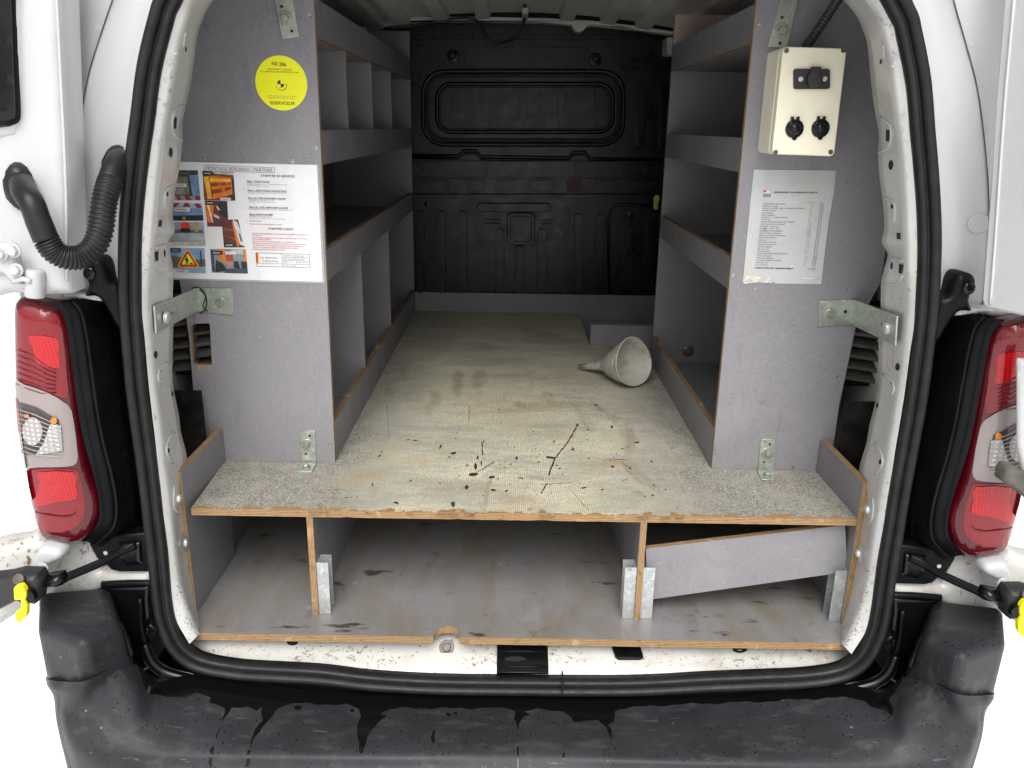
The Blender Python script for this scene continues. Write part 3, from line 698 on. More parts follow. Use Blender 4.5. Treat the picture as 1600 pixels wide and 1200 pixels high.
# bumper corner blocks and black trim beside them
def corner():
    T = [at(63,934,y=1.235), at(59,992,y=1.125), at(128,1003,y=1.078), at(186,982,y=1.150), at(172,930,y=1.26)]
    B = [at(75,1054,y=1.245), at(75,1062,y=1.130), at(138,1066,y=1.092), at(204,1030,y=1.172), at(206,1020,y=1.27)]
    B = [p+(p-T[i])*.25 for i, p in enumerate(B)]
    for p in T: p.z = .652+(p.z-.652)*.3
    c = obj('bumper_corner', T+B, [(0, 1, 2, 3, 4), (5, 6, 7, 8, 9)]+[(i, (i+1) % 5, 5+(i+1) % 5, 5+i) for i in range(5)], M['bumper'], van, bevel=.016, bseg=5)
    a = c.data.attributes.new('wet', 'FLOAT', 'POINT')
    blk = [(166,911),(238,911),(240,1040),(222,1052),(213,1040),(207,1022),(200,990),(190,975),(172,958),(158,940),(160,922)]
    puff('corner_trim', blk, 1.262, .008, .012, M['blackgloss'], van, back=.05)
    sweep('trim_rib', catmull(A([(160,913),(200,911),(238,911)], 1.25), 4), circ(.006, 8), M['black'], van)
    sweep('trim_rib', catmull(A([(150,957,1.22),(172,960,1.21),(188,975,1.195),(198,1000,1.185),(206,1024,1.175)], 1.22), 5), circ(.0045, 8), M['black'], van)
    sweep('trim_rib', catmull(A([(219,935),(221,980),(228,1010)], 1.245), 4), circ(.004, 8), M['black'], van)
    sweep('trim_rib', catmull(A([(226,1006,1.245),(236,1032,1.238),(258,1050,1.236),(300,1062,1.238)], 1.23), 6), circ(.010, 8), M['blackgloss'], van)
    s = [at(235,980,y=1.25)]
    lathe('trim_screw', [(0, .008), (.003, .008), (.005, .005), (.004, .003), (.004, 0)], s[0], (0, -1, 0), M['blackgloss'], van, 16)
    # dark backing behind lamp, trim and strap
    plate('rear_backing', [(100,462),(240,462),(262,1000),(320,1066),(320,1200),(160,1200),(112,1000),(108,840)], 1.345, .02, [M['black']]*2, van)
mirrored(corner)
board('rear_apron', -.56, .616, 1.243, 1.262, .12, .464, 1, [M['black']]*2, van)

# white quarter panel between seal and door
QP = [((520,-190),(500,-230),(480,-260),(430,-300)), ((330,-120),(270,-130),(230,-130),(120,-150)), ((258,-40),(222,-40),(192,-50),(90,-50)), ((242,0),(208,0),(175,0),(88,0)), ((230,45),(196,45),(162,38),(80,45)), ((215,112),(180,112),(140,108),(70,112)), ((205,187),(168,187),(126,180),(60,187)),
      ((195,270),(158,270),(115,258),(50,270)), ((189,340),(150,340),(110,330),(45,340)), ((187,400),(150,400),(110,395),(45,400)), ((188,470),(150,468),(116,467),(50,467))]
def quarter():
    r0 = [at(*q[0], y=1.247) for q in QP]; r1 = [at(q[0][0]*.7+q[1][0]*.3, q[0][1]*.7+q[1][1]*.3, y=1.262) for q in QP]
    r2 = [at(*q[1], y=1.262) for q in QP]; r3 = [at(q[2][0]+5, q[2][1], y=1.252) for q in QP]; r3b = [at(q[2][0]+1, q[2][1], y=1.2495) for q in QP]
    r4 = [at(*q[2], y=1.2560) for q in QP]; r5 = [at((q[2][0]*.6+q[3][0]*.4), q[2][1], y=1.262) for q in QP]; r6 = [at(*q[3], y=1.29) for q in QP]
    r7 = [p+Vector((-.01, .5, 0)) for p in r6]
    o = loft('quarter_panel', [r0, r1, r2, r3, r3b, r4, r5, r6, r7], M['white'], van, sub=4)
    sweep('panel_seam', catmull([p+Vector((0, -.0008, 0)) for p in r3b], 4), circ(.0009, 6), M['dirtygrey'], o)
    T = bvh(o)
    for e in ((152,43,4),(127,108,3.5),(119,180,3)):
        p, n = onto(T, e[0], e[1], 0)
        if p: lathe('spot_weld', [(0, .0045), (.0006, .004), (.0004, .002), (.0004, 0)], p, n, M['white'], o, 14)
    p, n = onto(T, 127, 325, 0)
    if p: lathe('body_plug', [(0, .016), (.002, .015), (.0025, .011), (.0022, 0)], p, n, M['white'], o, 24)
    # ledge over the lamp
    puff('lamp_ledge', [(66,455),(120,456),(150,462),(178,462),(178,474),(130,466),(84,472),(66,466)], 1.235, .006, .01, M['white_dirty'], van, back=.06, sm=2)
    # body below the lamp
    puff('lower_corner', [(76,838),(160,836),(158,890),(240,888),(240,914),(164,914),(150,926),(60,948),(62,880)], 1.262, .010, .02, M['white_dirty'], van, back=.05)
mirrored(quarter)

# lamp housing and tail lamp
HS = [((80,474,1.20),(95,474,1.205),(112,470,1.215),(134,458,1.26)), ((98,492,1.203),(106,490,1.206),(126,488,1.215),(165,480,1.30)), ((106,525,1.203),(113,523,1.206),(134,522,1.215),(186,520,1.33)),
      ((112,570,1.203),(119,570,1.206),(141,570,1.215),(194,570,1.335)), ((120,630,1.203),(127,630,1.206),(149,630,1.215),(203,630,1.335)), ((130,685,1.203),(137,685,1.206),(159,685,1.215),(210,690,1.335)),
      ((146,742,1.203),(150,742,1.206),(174,745,1.215),(216,750,1.335)), ((155,785,1.203),(159,785,1.206),(181,790,1.215),(220,795,1.335)), ((152,818,1.203),(157,820,1.206),(176,824,1.215),(218,838,1.335)), ((125,846,1.205),(134,846,1.21),(150,850,1.22),(190,870,1.33))]
def lamp():
    h = loft('lamp_housing', [[at(s[i][0], s[i][1], y=s[i][2]) for s in HS] for i in range(4)], M['black'], van, sub=6)
    sweep('housing_ridge', catmull([at(s[2][0]+1, s[2][1], y=s[2][2]-.001) for s in HS], 6), circ(.0028, 8), M['black'], h)
    sweep('housing_ridge', catmull([at(s[1][0]+3, s[1][1], y=s[1][2]-.0012) for s in HS], 6), circ(.0012, 6), M['black'], h)
    puff('housing_bracket', [(130,420),(134,407),(146,402),(158,405),(165,420),(172,440),(188,450),(192,520),(178,500),(160,470),(148,462),(134,462),(139,445)], 1.228, .008, .012, M['black'], van, back=.03, sm=3)
    s = at(139.5, 427, y=1.218)
    lathe('bracket_screw', [(0, .0095), (.002, .0092), (.004, .0065), (.0045, .0042), (.002, .0036), (.002, 0)], s, (0, -1, 0), M['blackgloss'], van, 20)
    # lamp
    L = [(22,478),(20,520),(20,600),(26,680),(38,760),(50,812),(60,838),(84,846),(118,846),(140,834),(154,806),(153,778),(140,744),(130,700),(122,650),(114,580),(108,530),(100,496),(86,477),(60,470),(34,465)]
    def wrap(x, z): return max(0, (-.690-x))**2*2.5
    lam = puff('tail_lamp', L, 1.205, .022, .030, M['red_dark'], van, back=.10, sm=3, res=.0035, tilt=wrap)
    LT_ = bvh(lam); EDG = ([470, 490, 540, 600, 680, 760, 812, 838], [37, 29, 27, 27, 33, 45, 57, 67])
    def lens(name, poly, mat, lift, sm=3, res=3.0):
        P = [Vector((a, b, 0)) for a, b in poly]
        if sm > 1: P = catmull(P, sm, True)
        out = []
        for i in range(len(P)):
            a, b = P[i], P[(i+1) % len(P)]; mm = max(1, int((b-a).length/res))
            out += [a.lerp(b, s/mm) for s in range(mm)]
        n = len(out); xs_ = [p.x for p in out]; ys_ = [p.y for p in out]
        G = np.array([(x, y) for x in np.arange(min(xs_), max(xs_), res) for y in np.arange(min(ys_), max(ys_), res)])
        G = G[inpoly(G, [(p.x, p.y) for p in out])]; G[:, 0] = np.maximum(G[:, 0], np.interp(G[:, 1], *EDG)+1.5)
        for p in out: p.x = max(p.x, float(np.interp(p.y, *EDG)))
        r = geometry.delaunay_2d_cdt([Vector((p.x, p.y)) for p in out]+[Vector(g_) for g_ in G], [], [list(range(n))], 1, 1e-5)
        V = []
        for v in r[0]:
            q, _ = onto(LT_, v[0], v[1], lift*1.8)
            if q is None: q = at(v[0], v[1], y=1.19)
            V.append(q)
        return obj(name, V, [tuple(f) for f in r[2]], mat, lam, smooth=True)
    lens('brake_lens', [(24,485),(60,482),(84,490),(94,505),(100,545),(104,590),(104,622),(75,612),(45,600),(24,598),(22,540)], M['red'], .0008, 2)
    lens('brake_reflector', [(47,524),(88,528),(91,550),(92,575),(72,571),(58,566),(54,545)], M['red_hot'], .0016, 2)
    for k in range(7):
        P = [onto(LT_, x, y, .004)[0] for x, y in ((30, 545+k*9), (48, 553+k*9), (66, 565+k*8), (88, 577+k*6))]
        if all(P): sweep('lamp_rib', P, circ(.0007, 5), M['red_dark'], lam)
    lens('reverse_lens_rim', [(24,598),(40,600),(75,612),(105,632),(113,655),(119,700),(119,722),(105,728),(60,729),(34,729),(28,690)], M['lamp_clear'], .0018, 2)
    lens('side_reflector', [(22,610),(32,625),(38,670),(42,706),(32,708),(26,680)], M['red'], .0024, 1)
    lens('reflector_shade', [(34,627),(60,635),(93,655),(99,700),(100,704),(60,710),(44,709)], M['lamp_dark'], .0024, 1)
    lens('reflector_bowl', ell(55, 672, 15, 22), M['chrome'], .0030, 1, 2.5)
    lens('reflector_bowl', [(82,660),(96,664),(99,703),(60,709),(72,690)], M['chrome'], .0032, 1, 2.5)
    lens('orange_bulb', ell(87, 655, 4.2, 5.5), M['orange'], .0040, 1, 2.5); lens('orange_bulb', ell(47, 648, 4, 3), M['orange'], .0038, 1, 2.5)
    for k in range(10):
        P = [onto(LT_, x, y, .0085)[0] for x, y in ((35+k*.8, 637+k*7.2), (60, 645+k*7), (97, 664+k*5.2))]
        if all(P) : sweep('lamp_fin', P, circ(.0006, 5), M['fin'], lam)
    lens('fog_lens', [(37,735),(115,733),(122,740),(130,770),(132,800),(122,820),(100,830),(60,828),(56,800),(44,770)], M['red'], .0008, 2)
    lens('fog_reflector', [(62,737),(116,737),(118,758),(121,778),(90,783),(58,791),(60,770),(64,752)], M['red_hot'], .0018, 2)
    P = [onto(LT_, x, y, .003)[0] for x, y in ((57,799),(75,803),(100,806),(115,803),(119,799))]
    if all(P): sweep('lamp_rib', catmull(P, 3), circ(.001, 5), M['red_dark'], lam)
mirrored(lamp)

# door strap, socket, clip and lower hinge, both sides
def stays():
    d = puff('door_lower', [(-70,868),(0,849),(30,845),(58,833),(66,842),(76,852),(80,885),(62,925),(58,936),(30,955),(0,974),(-70,1010)], 1.20, .010, .02, M['white_dirty'], van, back=.035)
    puff('lower_hinge', [(44,902),(58,862),(66,852),(84,853),(97,857),(100,868),(88,877),(70,885),(64,904)], 1.185, .010, .008, M['white'], van, back=.02, sm=2)
    hexbolt('hinge_bolt', at(66,888,y=1.172), (0, -1, .05), .0075, M['white'], van, 1.45)
    m_ = plate('strap_socket', [(138,850),(158,838),(232,832),(236,894),(188,894),(172,890),(160,878),(150,872)], 1.243, .03, [M['black']]*2, van, bevel=.004)
    puff('socket_well', [(186,848),(220,846),(222,880),(198,884),(186,872)], 1.241, .004, .006, M['blackgloss'], van, back=.004)
    lathe('socket_rivet', [(0, .004), (.001, .0035), (.001, 0)], at(165,864,y=1.2425), (0, -1, 0), M['alu'], m_, 12)
    P = catmull([at(212,852,y=1.238), at(190,862,y=1.225), at(160,878,y=1.20), at(130,891,y=1.18), at(108,900,y=1.165), at(90,907,y=1.155), at(40,906,y=1.14)], 5)
    sweep('door_strap', P, [(a*1.0, b*.55) for a, b in circ(.0078, 10)], M['black'], van, up=Vector((0, 0, 1)))
    puff('strap_stop', [(62,902),(96,896),(101,906),(98,914),(64,916)], 1.15, .012, .006, M['blackgloss'], van, back=.012)
    k = puff('strap_latch', [(-40,905),(10,899),(30,894),(60,895),(66,905),(62,938),(54,944),(30,936),(0,952),(-40,970)], 1.135, .012, .008, M['blackmatt'], van, back=.02)
    lathe('latch_pin', [(0, .009), (.003, .0085), (.004, .004), (.004, 0)], at(30,905,y=1.121), (0, -.9, .4), M['rustbolt'], k, 16)
    lathe('latch_pin', [(0, .012), (.008, .011), (.009, .004), (.009, 0)], at(47,928,y=1.121), (0, -1, 0), M['blackgloss'], k, 16)
    plate('yellow_clip', [(21,920),(24,916),(33,915),(38,921),(40,928),(40,934),(38,938),(42,946),(41,962),(36,969),(31,973),(26,972),(24,966),(24,957),(29,953),(33,949),(33,940),(31,937),(24,938),(22,936)], 1.108, .010, [M['yellow']]*2, van, bevel=.0008)
mirrored(stays)

# left door, opened wide: inner face, window surround, hinge, cable conduit
door = puff('left_door', [(-160,-120),(99,-120),(99,-30),(100,0),(104,100),(108,200),(111,275),(113,350),(114,435),(113,458),(62,460),(20,457),(0,462),(-160,468)], 1.185, .012, .022, M['white'], van, back=.04, res=.008)
sweep('door_flange', catmull(A([(85,-60),(89,0),(94,100),(99,200),(103,300),(105,440)], 1.171), 5), circ(.0024, 6), M['white'], door)
puff('window_recess', [(-100,-90),(34,-90),(33,-20),(33,120),(32,180),(26,205),(10,214),(-100,218)], 1.1735, .004, .010, M['white'], door, back=.002, sm=2)
wf = puff('window_frame', [(-100,-80),(22,-80),(23,0),(27,110),(30,175),(27,190),(18,196),(0,199),(-100,206)], 1.168, .010, .008, M['black'], door, back=.004, sm=2)
puff('window_pane', [(-96,-76),(14,-76),(16,0),(20,110),(23,175),(18,186),(0,189),(-96,196)], 1.1585, .0015, .004, M['blackgloss'], door, back=.002, sm=2)
gr_ = puff('conduit_grommet', ell(31,291,24,39,rot=-.2), 1.173, .016, .014, M['conduit'], door, back=.004)
gr2 = puff('conduit_grommet', ell(180,258,21,32,rot=.1), 1.254, .016, .014, M['conduit'], van, back=.004)
P = catmull([at(34,286,y=1.165), at(38,300,y=1.145), at(50,318,y=1.130), at(60,345,y=1.128), at(72,374,y=1.130)], 6)
sweep('conduit_sleeve', P, circ(.0165, 16), M['conduit'], van, scale=[.98]*6+[1.0]*6+[1.0]*6+[1.02]*7)
P = catmull([at(72,374,y=1.130), at(84,392,y=1.134), at(104,402,y=1.140), at(126,401,y=1.150), at(146,386,y=1.160), at(157,360,y=1.170), at(161,330,y=1.178), at(166,303,y=1.188), at(172,283,y=1.20)], 26)
scl = [1.0+(.19*abs(math.sin(i*math.pi/6.2))) for i in range(len(P))]
sweep('conduit', P, circ(.0148, 14), M['conduit'], van, scale=scl)
P = catmull([at(172,283,y=1.20), at(177,268,y=1.212), at(183,256,y=1.228), at(186,248,y=1.25)], 6)
sweep('conduit_sleeve', P, circ(.0165, 16), M['conduit'], van)
# upper hinges
hg = puff('upper_hinge', [(-30,382),(0,380),(20,378),(27,390),(30,408),(36,425),(44,437),(66,438),(66,452),(40,452),(24,446),(8,428),(-30,420)], 1.168, .012, .010, M['white'], door, back=.012, sm=2)
for c in ((22,392),(26,422),(2,397)): hexbolt('hinge_bolt', at(*c, y=1.152), (0, -1, .06), .0072, M['white'], door, 1.35)
a, b = at(54,421,y=1.165), at(55,464,y=1.165)
lathe('hinge_knuckle', [(0, .0), (0, .009), (.001, .0105), (.003, .0125), ((a-b).length-.002, .0135), ((a-b).length, .012), ((a-b).length, 0)], a, b-a, M['white'], door, 20)
sweep('hinge_web', catmull(A([(20,440,1.158),(36,436,1.150),(48,440,1.152)], 1.15), 4), circ(.004, 6), M['white'], door)

# right door, opened square: grazing inner face
p0 = at(1545, 200, y=1.19); dv = Vector((math.sin(math.radians(28)), -math.cos(math.radians(28)), 0)); nv = Vector((dv.y, -dv.x, 0))
z1, z0 = at(1540, 482, y=1.19).z, 1.9
def ondoor(px, py):
    d = FWD+RGT*((px-800)/FPX)+UPV*((600-py)/FPX); t = (Vector((p0.x, p0.y, 0))-CAM).dot(nv)/d.dot(nv); q = CAM+d*t
    return ((q-Vector((p0.x, p0.y, 0))).dot(dv), q.z)
ln = [ondoor(*q) for q in ((1569,0),(1562,80),(1555,160),(1548,280),(1540,382),(1533,470),(1538,482),(1570,488))]
ln += [(.22, ln[-1][1]), (.22, z0), (ln[0][0]-.02, z0)]
d2 = prism('right_door', [ln], (p0.x, p0.y, 0), dv, (0, 0, 1), -nv, .045, [M['white'], M['white']], van, bevel=.004)
o_ = Vector((p0.x, p0.y, 0))+nv*.0005
for s0 in (.014,):
    sweep('door_flange', catmull([o_+dv*(s0+ondoor(x_, y_)[0])+Vector((0, 0, ondoor(x_, y_)[1])) for x_, y_ in ((1569,0),(1555,160),(1540,382),(1533,472))], 5), circ(.002, 6), M['white'], d2)
MIR = True
a, b = at(28,425,y=1.18), at(29,467,y=1.18)
kn = lathe('hinge_knuckle', [(0, .0), (0, .010), (.001, .0125), (.003, .0145), ((a-b).length, .0155), ((a-b).length, 0)], a, b-a, M['white'], d2, 20)
a = at(55,444,y=1.18); b = at(55,462,y=1.18)
lathe('hinge_peg', [(0, .006), ((a-b).length, .006), ((a-b).length, 0)], a, b-a, M['white_dirty'], van, 14)
MIR = False
puff('door_strap_guide', [(1567,738),(1573,728),(1582,728),(1640,760),(1640,800),(1600,777),(1566,752)], 1.12, .008, .005, M['dirtygrey'], van, back=.02)
puff('right_door_edge', [(1590,560),(1640,560),(1640,742),(1597,738),(1590,700)], 1.135, .004, .006, M['white'], van, back=.003)

# inner shell: side walls, bulkhead, roof
def shell():
    board('inner_wall', -.70, -.68, 1.40, 3.1, .50, 1.86, 0, [M['inner_white']]*2, van)
    board('body_side', -.79, -.775, 1.30, 4.6, .30, 1.60, 0, [M['white']]*2, van)
    plate('pillar_backing', [(225,470),(300,470),(330,800),(300,900),(245,900)], 1.50, .004, [M['wall']]*2, van) if False else None
    vent = board('air_vent', -.70, -.598, 1.60, 1.61, .925, 1.10, 1, [M['wall']]*2, van)
    for k in range(7):
        z = .945+k*.023
        obj('vent_slat', [(-.70, 1.575, z-.004), (-.585, 1.575, z+.012), (-.585, 1.598, z+.022), (-.70, 1.598, z+.006), (-.70, 1.575, z-.010), (-.585, 1.575, z+.006), (-.585, 1.598, z+.016), (-.70, 1.598, z)],
            [(0, 1, 2, 3), (4, 7, 6, 5), (0, 4, 5, 1), (1, 5, 6, 2), (2, 6, 7, 3), (3, 7, 4, 0)], M['dirtygrey'], vent)
    board('wall_lining', -.70, -.592, 1.49, 1.50, .70, .925, 1, [M['wall']]*2, van)
mirrored(shell)
roof = board('roof', -.80, .856, 1.22, 4.2, 1.80, 1.86, 2, [M['white'], M['white']], van)
ribx = [at(px, 10, z=1.77).x for px in (512, 580, 622, 684, 752, 892, 961, 1022, 1090)]
def roofz(x, y):
    z = 1.772-.165*(x-.03)**2+(2.93-y)*.040
    for c in ribx:
        d = abs(x-c)
        z -= .020*min(1, max(0, (.027-d)/.005))
    return z
xs_ = sorted(set([round(-.66+1.376*i/60, 4) for i in range(61)]+[round(c+s_*d, 4) for c in ribx for s_ in (-1, 1) for d in (.027, .0255, .0225, .021, .014)]))
ys_r = [1.45, 1.9, 2.3, 2.5, 2.7, 2.88, 2.90]
V = [(x, y, roofz(x, y)) for y in ys_r for x in xs_]; n = len(xs_)
obj('roof_lining', V, [(j*n+i, j*n+i+1, (j+1)*n+i+1, (j+1)*n+i) for j in range(len(ys_r)-1) for i in range(n-1)], M['roof'], roof, smooth=True, autosm=25)
beam_t = [(560,42),(600,33),(650,26),(750,26),(850,28),(925,32),(1000,41),(1060,50)]
beam_b = [(1060,56),(1000,47),(930,40),(918,41),(911,48),(905,51),(898,48),(893,39),(850,35),(750,33),(650,33),(600,42),(560,50)]
plate('roof_beam', beam_t+beam_b, 2.90, .05, [M['beam']]*2, van, bevel=.002)
board('floor_pan', -.70, .756, 1.42, 3.2, .48, .50, 2, [M['wall']]*2, van)
board('header', -.56, .62, 1.26, 1.30, 1.74, 1.84, 1, [M['white']]*2, van)

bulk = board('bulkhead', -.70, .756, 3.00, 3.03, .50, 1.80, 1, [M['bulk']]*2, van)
YB = 3.0
def ring(pts, r, name='bulkhead_bead', y=YB-.001, closed=True, mat='bulk', sub=1):
    P = [at(p[0], p[1], y=y) for p in pts]
    if sub > 1: P = catmull(P, sub, closed)
    return sweep(name, P, circ(r, 8), M[mat], bulk, closed=closed)
def pad(x0, y0, x1, y1, r, d, name='bulkhead_pad', mat='bulk'):
    pts = rrect(x0, y0, x1, y1, min(r, abs(x1-x0)/2-.1, abs(y1-y0)/2-.1), 3)
    return plate(name, pts, YB-d*1.7, d*1.7-.0005, [M[mat]]*2, bulk, bevel=min(.011, d*1.1), bseg=3)
ring(rrect(661, 111, 974, 226, 34), .008); ring(rrect(668, 118, 967, 219, 30), .006); ring(rrect(683, 131, 957, 206, 22), .008); pad(688, 136, 951, 201, 16, .003)
for x in (700, 759, 818, 877, 935): pad(x-5, 137, x+5, 199, 5, .013, 'bulkhead_rib')
for x, y0, y1 in ((1002, 130, 230), (1038, 130, 232)): pad(x-6, y0, x+6, y1, 6, .014, 'bulkhead_rib')
pad(725, 73, 915, 105, 3, .006); pad(560, 57, 1060, 62, 2, .012)
for x, y in ((708, 87), (930, 93)): lathe('bulkhead_plug', [(0, .022), (.008, .02), (.010, .012), (.006, .008), (.006, 0)], at(x, y, y=YB), (0, -1, 0), M['bulk'], bulk, 20)
for x0, x1 in ((640, 690), (700, 790), (825, 885), (950, 965), (1018, 1034)): pad(x0, 34, x1, 53, 3, .010)
l1 = [(640,243),(716,244),(724,236),(744,236),(752,245),(888,247),(896,238),(914,238),(922,248),(1060,251)]
ring(l1, .007, closed=False); ring([(x, y+4) for x, y in l1], .004, closed=False)
pad(640, 252, 1060, 276, 2, .010); pad(973, 256, 1020, 273, 8, .014); pad(638, 256, 661, 272, 8, .014)
lathe('bulkhead_hole', [(0, .006), (.001, .005), (.001, 0)], at(996, 265, y=YB-.0145), (0, -1, 0), M['void'], bulk, 12)
pad(640, 279, 1060, 302, 1, .006)
for x0, x1, m in ((655, 668, 'bulk'), (672, 700, 'bulk'), (722, 756, 'bulk'), (775, 805, 'bulk'), (826, 867, 'bulk'), (886, 911, 'rust'), (931, 963, 'bulk'), (982, 1040, 'bulk')): pad(x0, 282, x1, 299, 2, .011, mat=m)
pad(640, 304, 1060, 309, 2, .018); pad(884, 302, 888, 455, 1, .004)
pad(745, 318, 860, 331, 6, .014, 'bulkhead_rib'); pad(792, 333, 836, 383, 8, .016); pad(797, 338, 831, 378, 6, .020)
for x0, x1, y in ((757, 782, 345), (757, 782, 351), (847, 863, 346), (847, 863, 352)): pad(x0, y-1.6, x1, y+1.6, 1.5, .010)
for x, y0, y1 in ((657, 330, 452), (690, 330, 452), (723, 331, 452), (781, 358, 452), (812, 385, 452), (847, 358, 452), (904, 335, 452), (937, 336, 452), (982, 356, 452), (1018, 342, 452)): pad(x-6, y0, x+6, y1+6, 6, .017, 'bulkhead_rib')
ring([(952,470),(950,345),(956,326),(966,320),(1000,321),(1060,323)], .006, closed=False); lathe('bulkhead_plug', [(0, .016), (.008, .014), (.009, 0)], at(985, 334, y=YB), (0, -1, 0), M['bulk'], bulk, 16)
lathe('bulkhead_plug', [(0, .010), (.004, .009), (.005, .004), (.002, 0)], at(667, 319, y=YB), (0, -1, 0), M['bulk'], bulk, 14)
pad(1042, 58, 1056, 86, 3, .05, 'wall_clip', 'beam')
ys = plate('yellow_strap', [(1021,309),(1024,305),(1029,305),(1031,310),(1029,316),(1028,320),(1029,326),(1024,328),(1021,325),(1022,316)], YB-.06, .006, [M['yellow2']]*2, bulk, bevel=.001)
for c, r in (((1026,311), .005), ((1025,323), .0035)): lathe('strap_hole', [(0, r), (.001, r), (.001, 0)], at(*c, y=YB-.061), (0, -1, 0), M['void'], ys, 12) if False else None
# cable and roof fitting
sweep('interior_cable', catmull([at(820,6,y=2.75), at(820,24,y=2.84), at(817,40,y=2.88), at(806,58,y=2.90), at(785,66,y=2.93), at(768,68,y=2.94), at(758,55,y=2.93), at(748,36,y=2.90), at(735,29,y=2.88), at(700,30,y=2.88), at(660,38,y=2.88), at(600,45,y=2.88)], 6), circ(.0042, 8), M['blackmatt'], van)
fx = at(820,10,z=1.8)
board('roof_fitting', fx.x-.010, fx.x+.010, fx.y-.20, fx.y-.06, 1.752, 1.772, 2, [M['beam']]*2, van, bevel=.003)

# ------------------------------------------------------------------ raised load floor
ZL, ZU, YF = .547, .762, 1.3235
rf = thing('raised_floor', 'grey plywood load floor with worn beige top over three open compartments', 'load floor', (XC, 1.5, .5))
# lower deck with half-round notch round the bolt
a0, a1 = at(678,990,z=ZL).x, at(719,990,z=ZL).x; rc = (a1-a0)/2; xc = (a0+a1)/2
out = [(-.578, 1.262), (a0, 1.262)]+[(xc-rc*math.cos(t), 1.272+rc*1.0*math.sin(t)) for t in [math.pi*i/12 for i in range(13)]]+[(a1, 1.262), (.628, 1.262), (.640, 1.32), (.655, 1.50), (.655, 2.98), (-.60, 2.98), (-.60, 1.50), (-.585, 1.32)]
prism('lower_deck', [out], (0, 0, ZL), (1, 0, 0), (0, 1, 0), (0, 0, -1), .0145, [M['lam_low'], M['ply']], rf)
# top deck, notched at the far right; front edge slightly ragged from wear
fr = [(-.563+1.187*i/90, YF+(.0012*mnoise.noise(Vector((i*.9, 3, 0)))+(.0025 if rnd.random() < .05 else 0))) for i in range(91)]
out = fr+[(.645, 1.54), (.66, 1.56), (.66, 2.51), (.253, 2.51), (.253, 2.975), (-.62, 2.975), (-.62, 1.56), (-.575, 1.54)]
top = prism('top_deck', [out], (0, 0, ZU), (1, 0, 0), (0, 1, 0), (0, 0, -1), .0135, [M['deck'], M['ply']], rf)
board('side_board', -.584, -.5725, YF-.002, 1.538, ZL, .833, 0, LAM, rf)
board('side_board', .6245, .636, YF-.002, 1.530, ZL, .833, 0, LAM, rf)
for x0, x1 in ((-.3590, -.3475), (.2390, .2505)): board('divider', x0, x1, YF+.001, 2.90, ZL, ZU-.0137, 0, LAM, rf)
board('back_wall', -.60, .655, 2.90, 2.91, ZL, ZU-.0137, 1, LAM, rf)
for x0, x1 in ((-.60, -.585), (.637, .66)): board('outer_wall', x0, x1, 1.545, 2.90, ZL, ZU-.0137, 0, LAM, rf)
sl = board('end_sill', -.40, .66, 2.978, 2.992, .60, .832, 1, LAM, rf)
board('low_upstand', .2535, .66, 2.512, 2.524, .66, .829, 1, LAM, rf)
# channels
def channel(x, side, h=.108):
    s = side; t = .0016; w_ = .0215
    V = []
    pf = [(0, 0), (w_, 0), (w_, t), (t, t), (t, .030-t), (w_, .030-t), (w_, .030), (0, .030)]
    for z in (ZL+.0008, ZL+h):
        for u_, v_ in pf: V.append((x+s*u_, YF+.004+v_, z))
    n = len(pf)
    return obj('drop_board_channel', V, [(0, 1, 2, 3, 4, 5, 6, 7)[::-1], tuple(range(n, 2*n))]+[(i, (i+1) % n, n+(i+1) % n, n+i) for i in range(n)], M['steel2'], rf)
channel(-.3470, 1); channel(.2385, -1); channel(.2510, 1); channel(.6240, -1)
# rubbed marks on the deck, traced
ch = Acc()
def chip(px, py, w_, h_, rot=0, j=.5):
    n = 9; P = []
    for i in range(n):
        t = 2*math.pi*i/n; r = 1+j*(rnd.random()-.5)*2; P.append((px+w_*r*math.cos(t)*math.cos(rot)-h_*r*math.sin(t)*math.sin(rot), py+w_*r*math.cos(t)*math.sin(rot)+h_*r*math.sin(t)*math.cos(rot)))
    ch.poly([at(a, b, z=ZU+.0004) for a, b in P], M['chip'])
def scr(pts, w_):
    L, R_ = [], []
    for i, (x, y) in enumerate(pts):
        dx, dy = (pts[min(i+1, len(pts)-1)][0]-pts[max(i-1, 0)][0], pts[min(i+1, len(pts)-1)][1]-pts[max(i-1, 0)][1]); l = math.hypot(dx, dy)
        q = w_*(.4+rnd.random()*.8)*(.3 if i in (0, len(pts)-1) else 1); L.append((x-dy/l*q, y+dx/l*q)); R_.append((x+dy/l*q, y-dx/l*q))
    ch.poly([at(a, b, z=ZU+.0004) for a, b in L+R_[::-1]], M['chip'])
def line(a, b, n=14, wob=1.2): return [(a[0]+(b[0]-a[0])*i/n+wob*(rnd.random()-.5), a[1]+(b[1]-a[1])*i/n+wob*(rnd.random()-.5)) for i in range(n+1)]
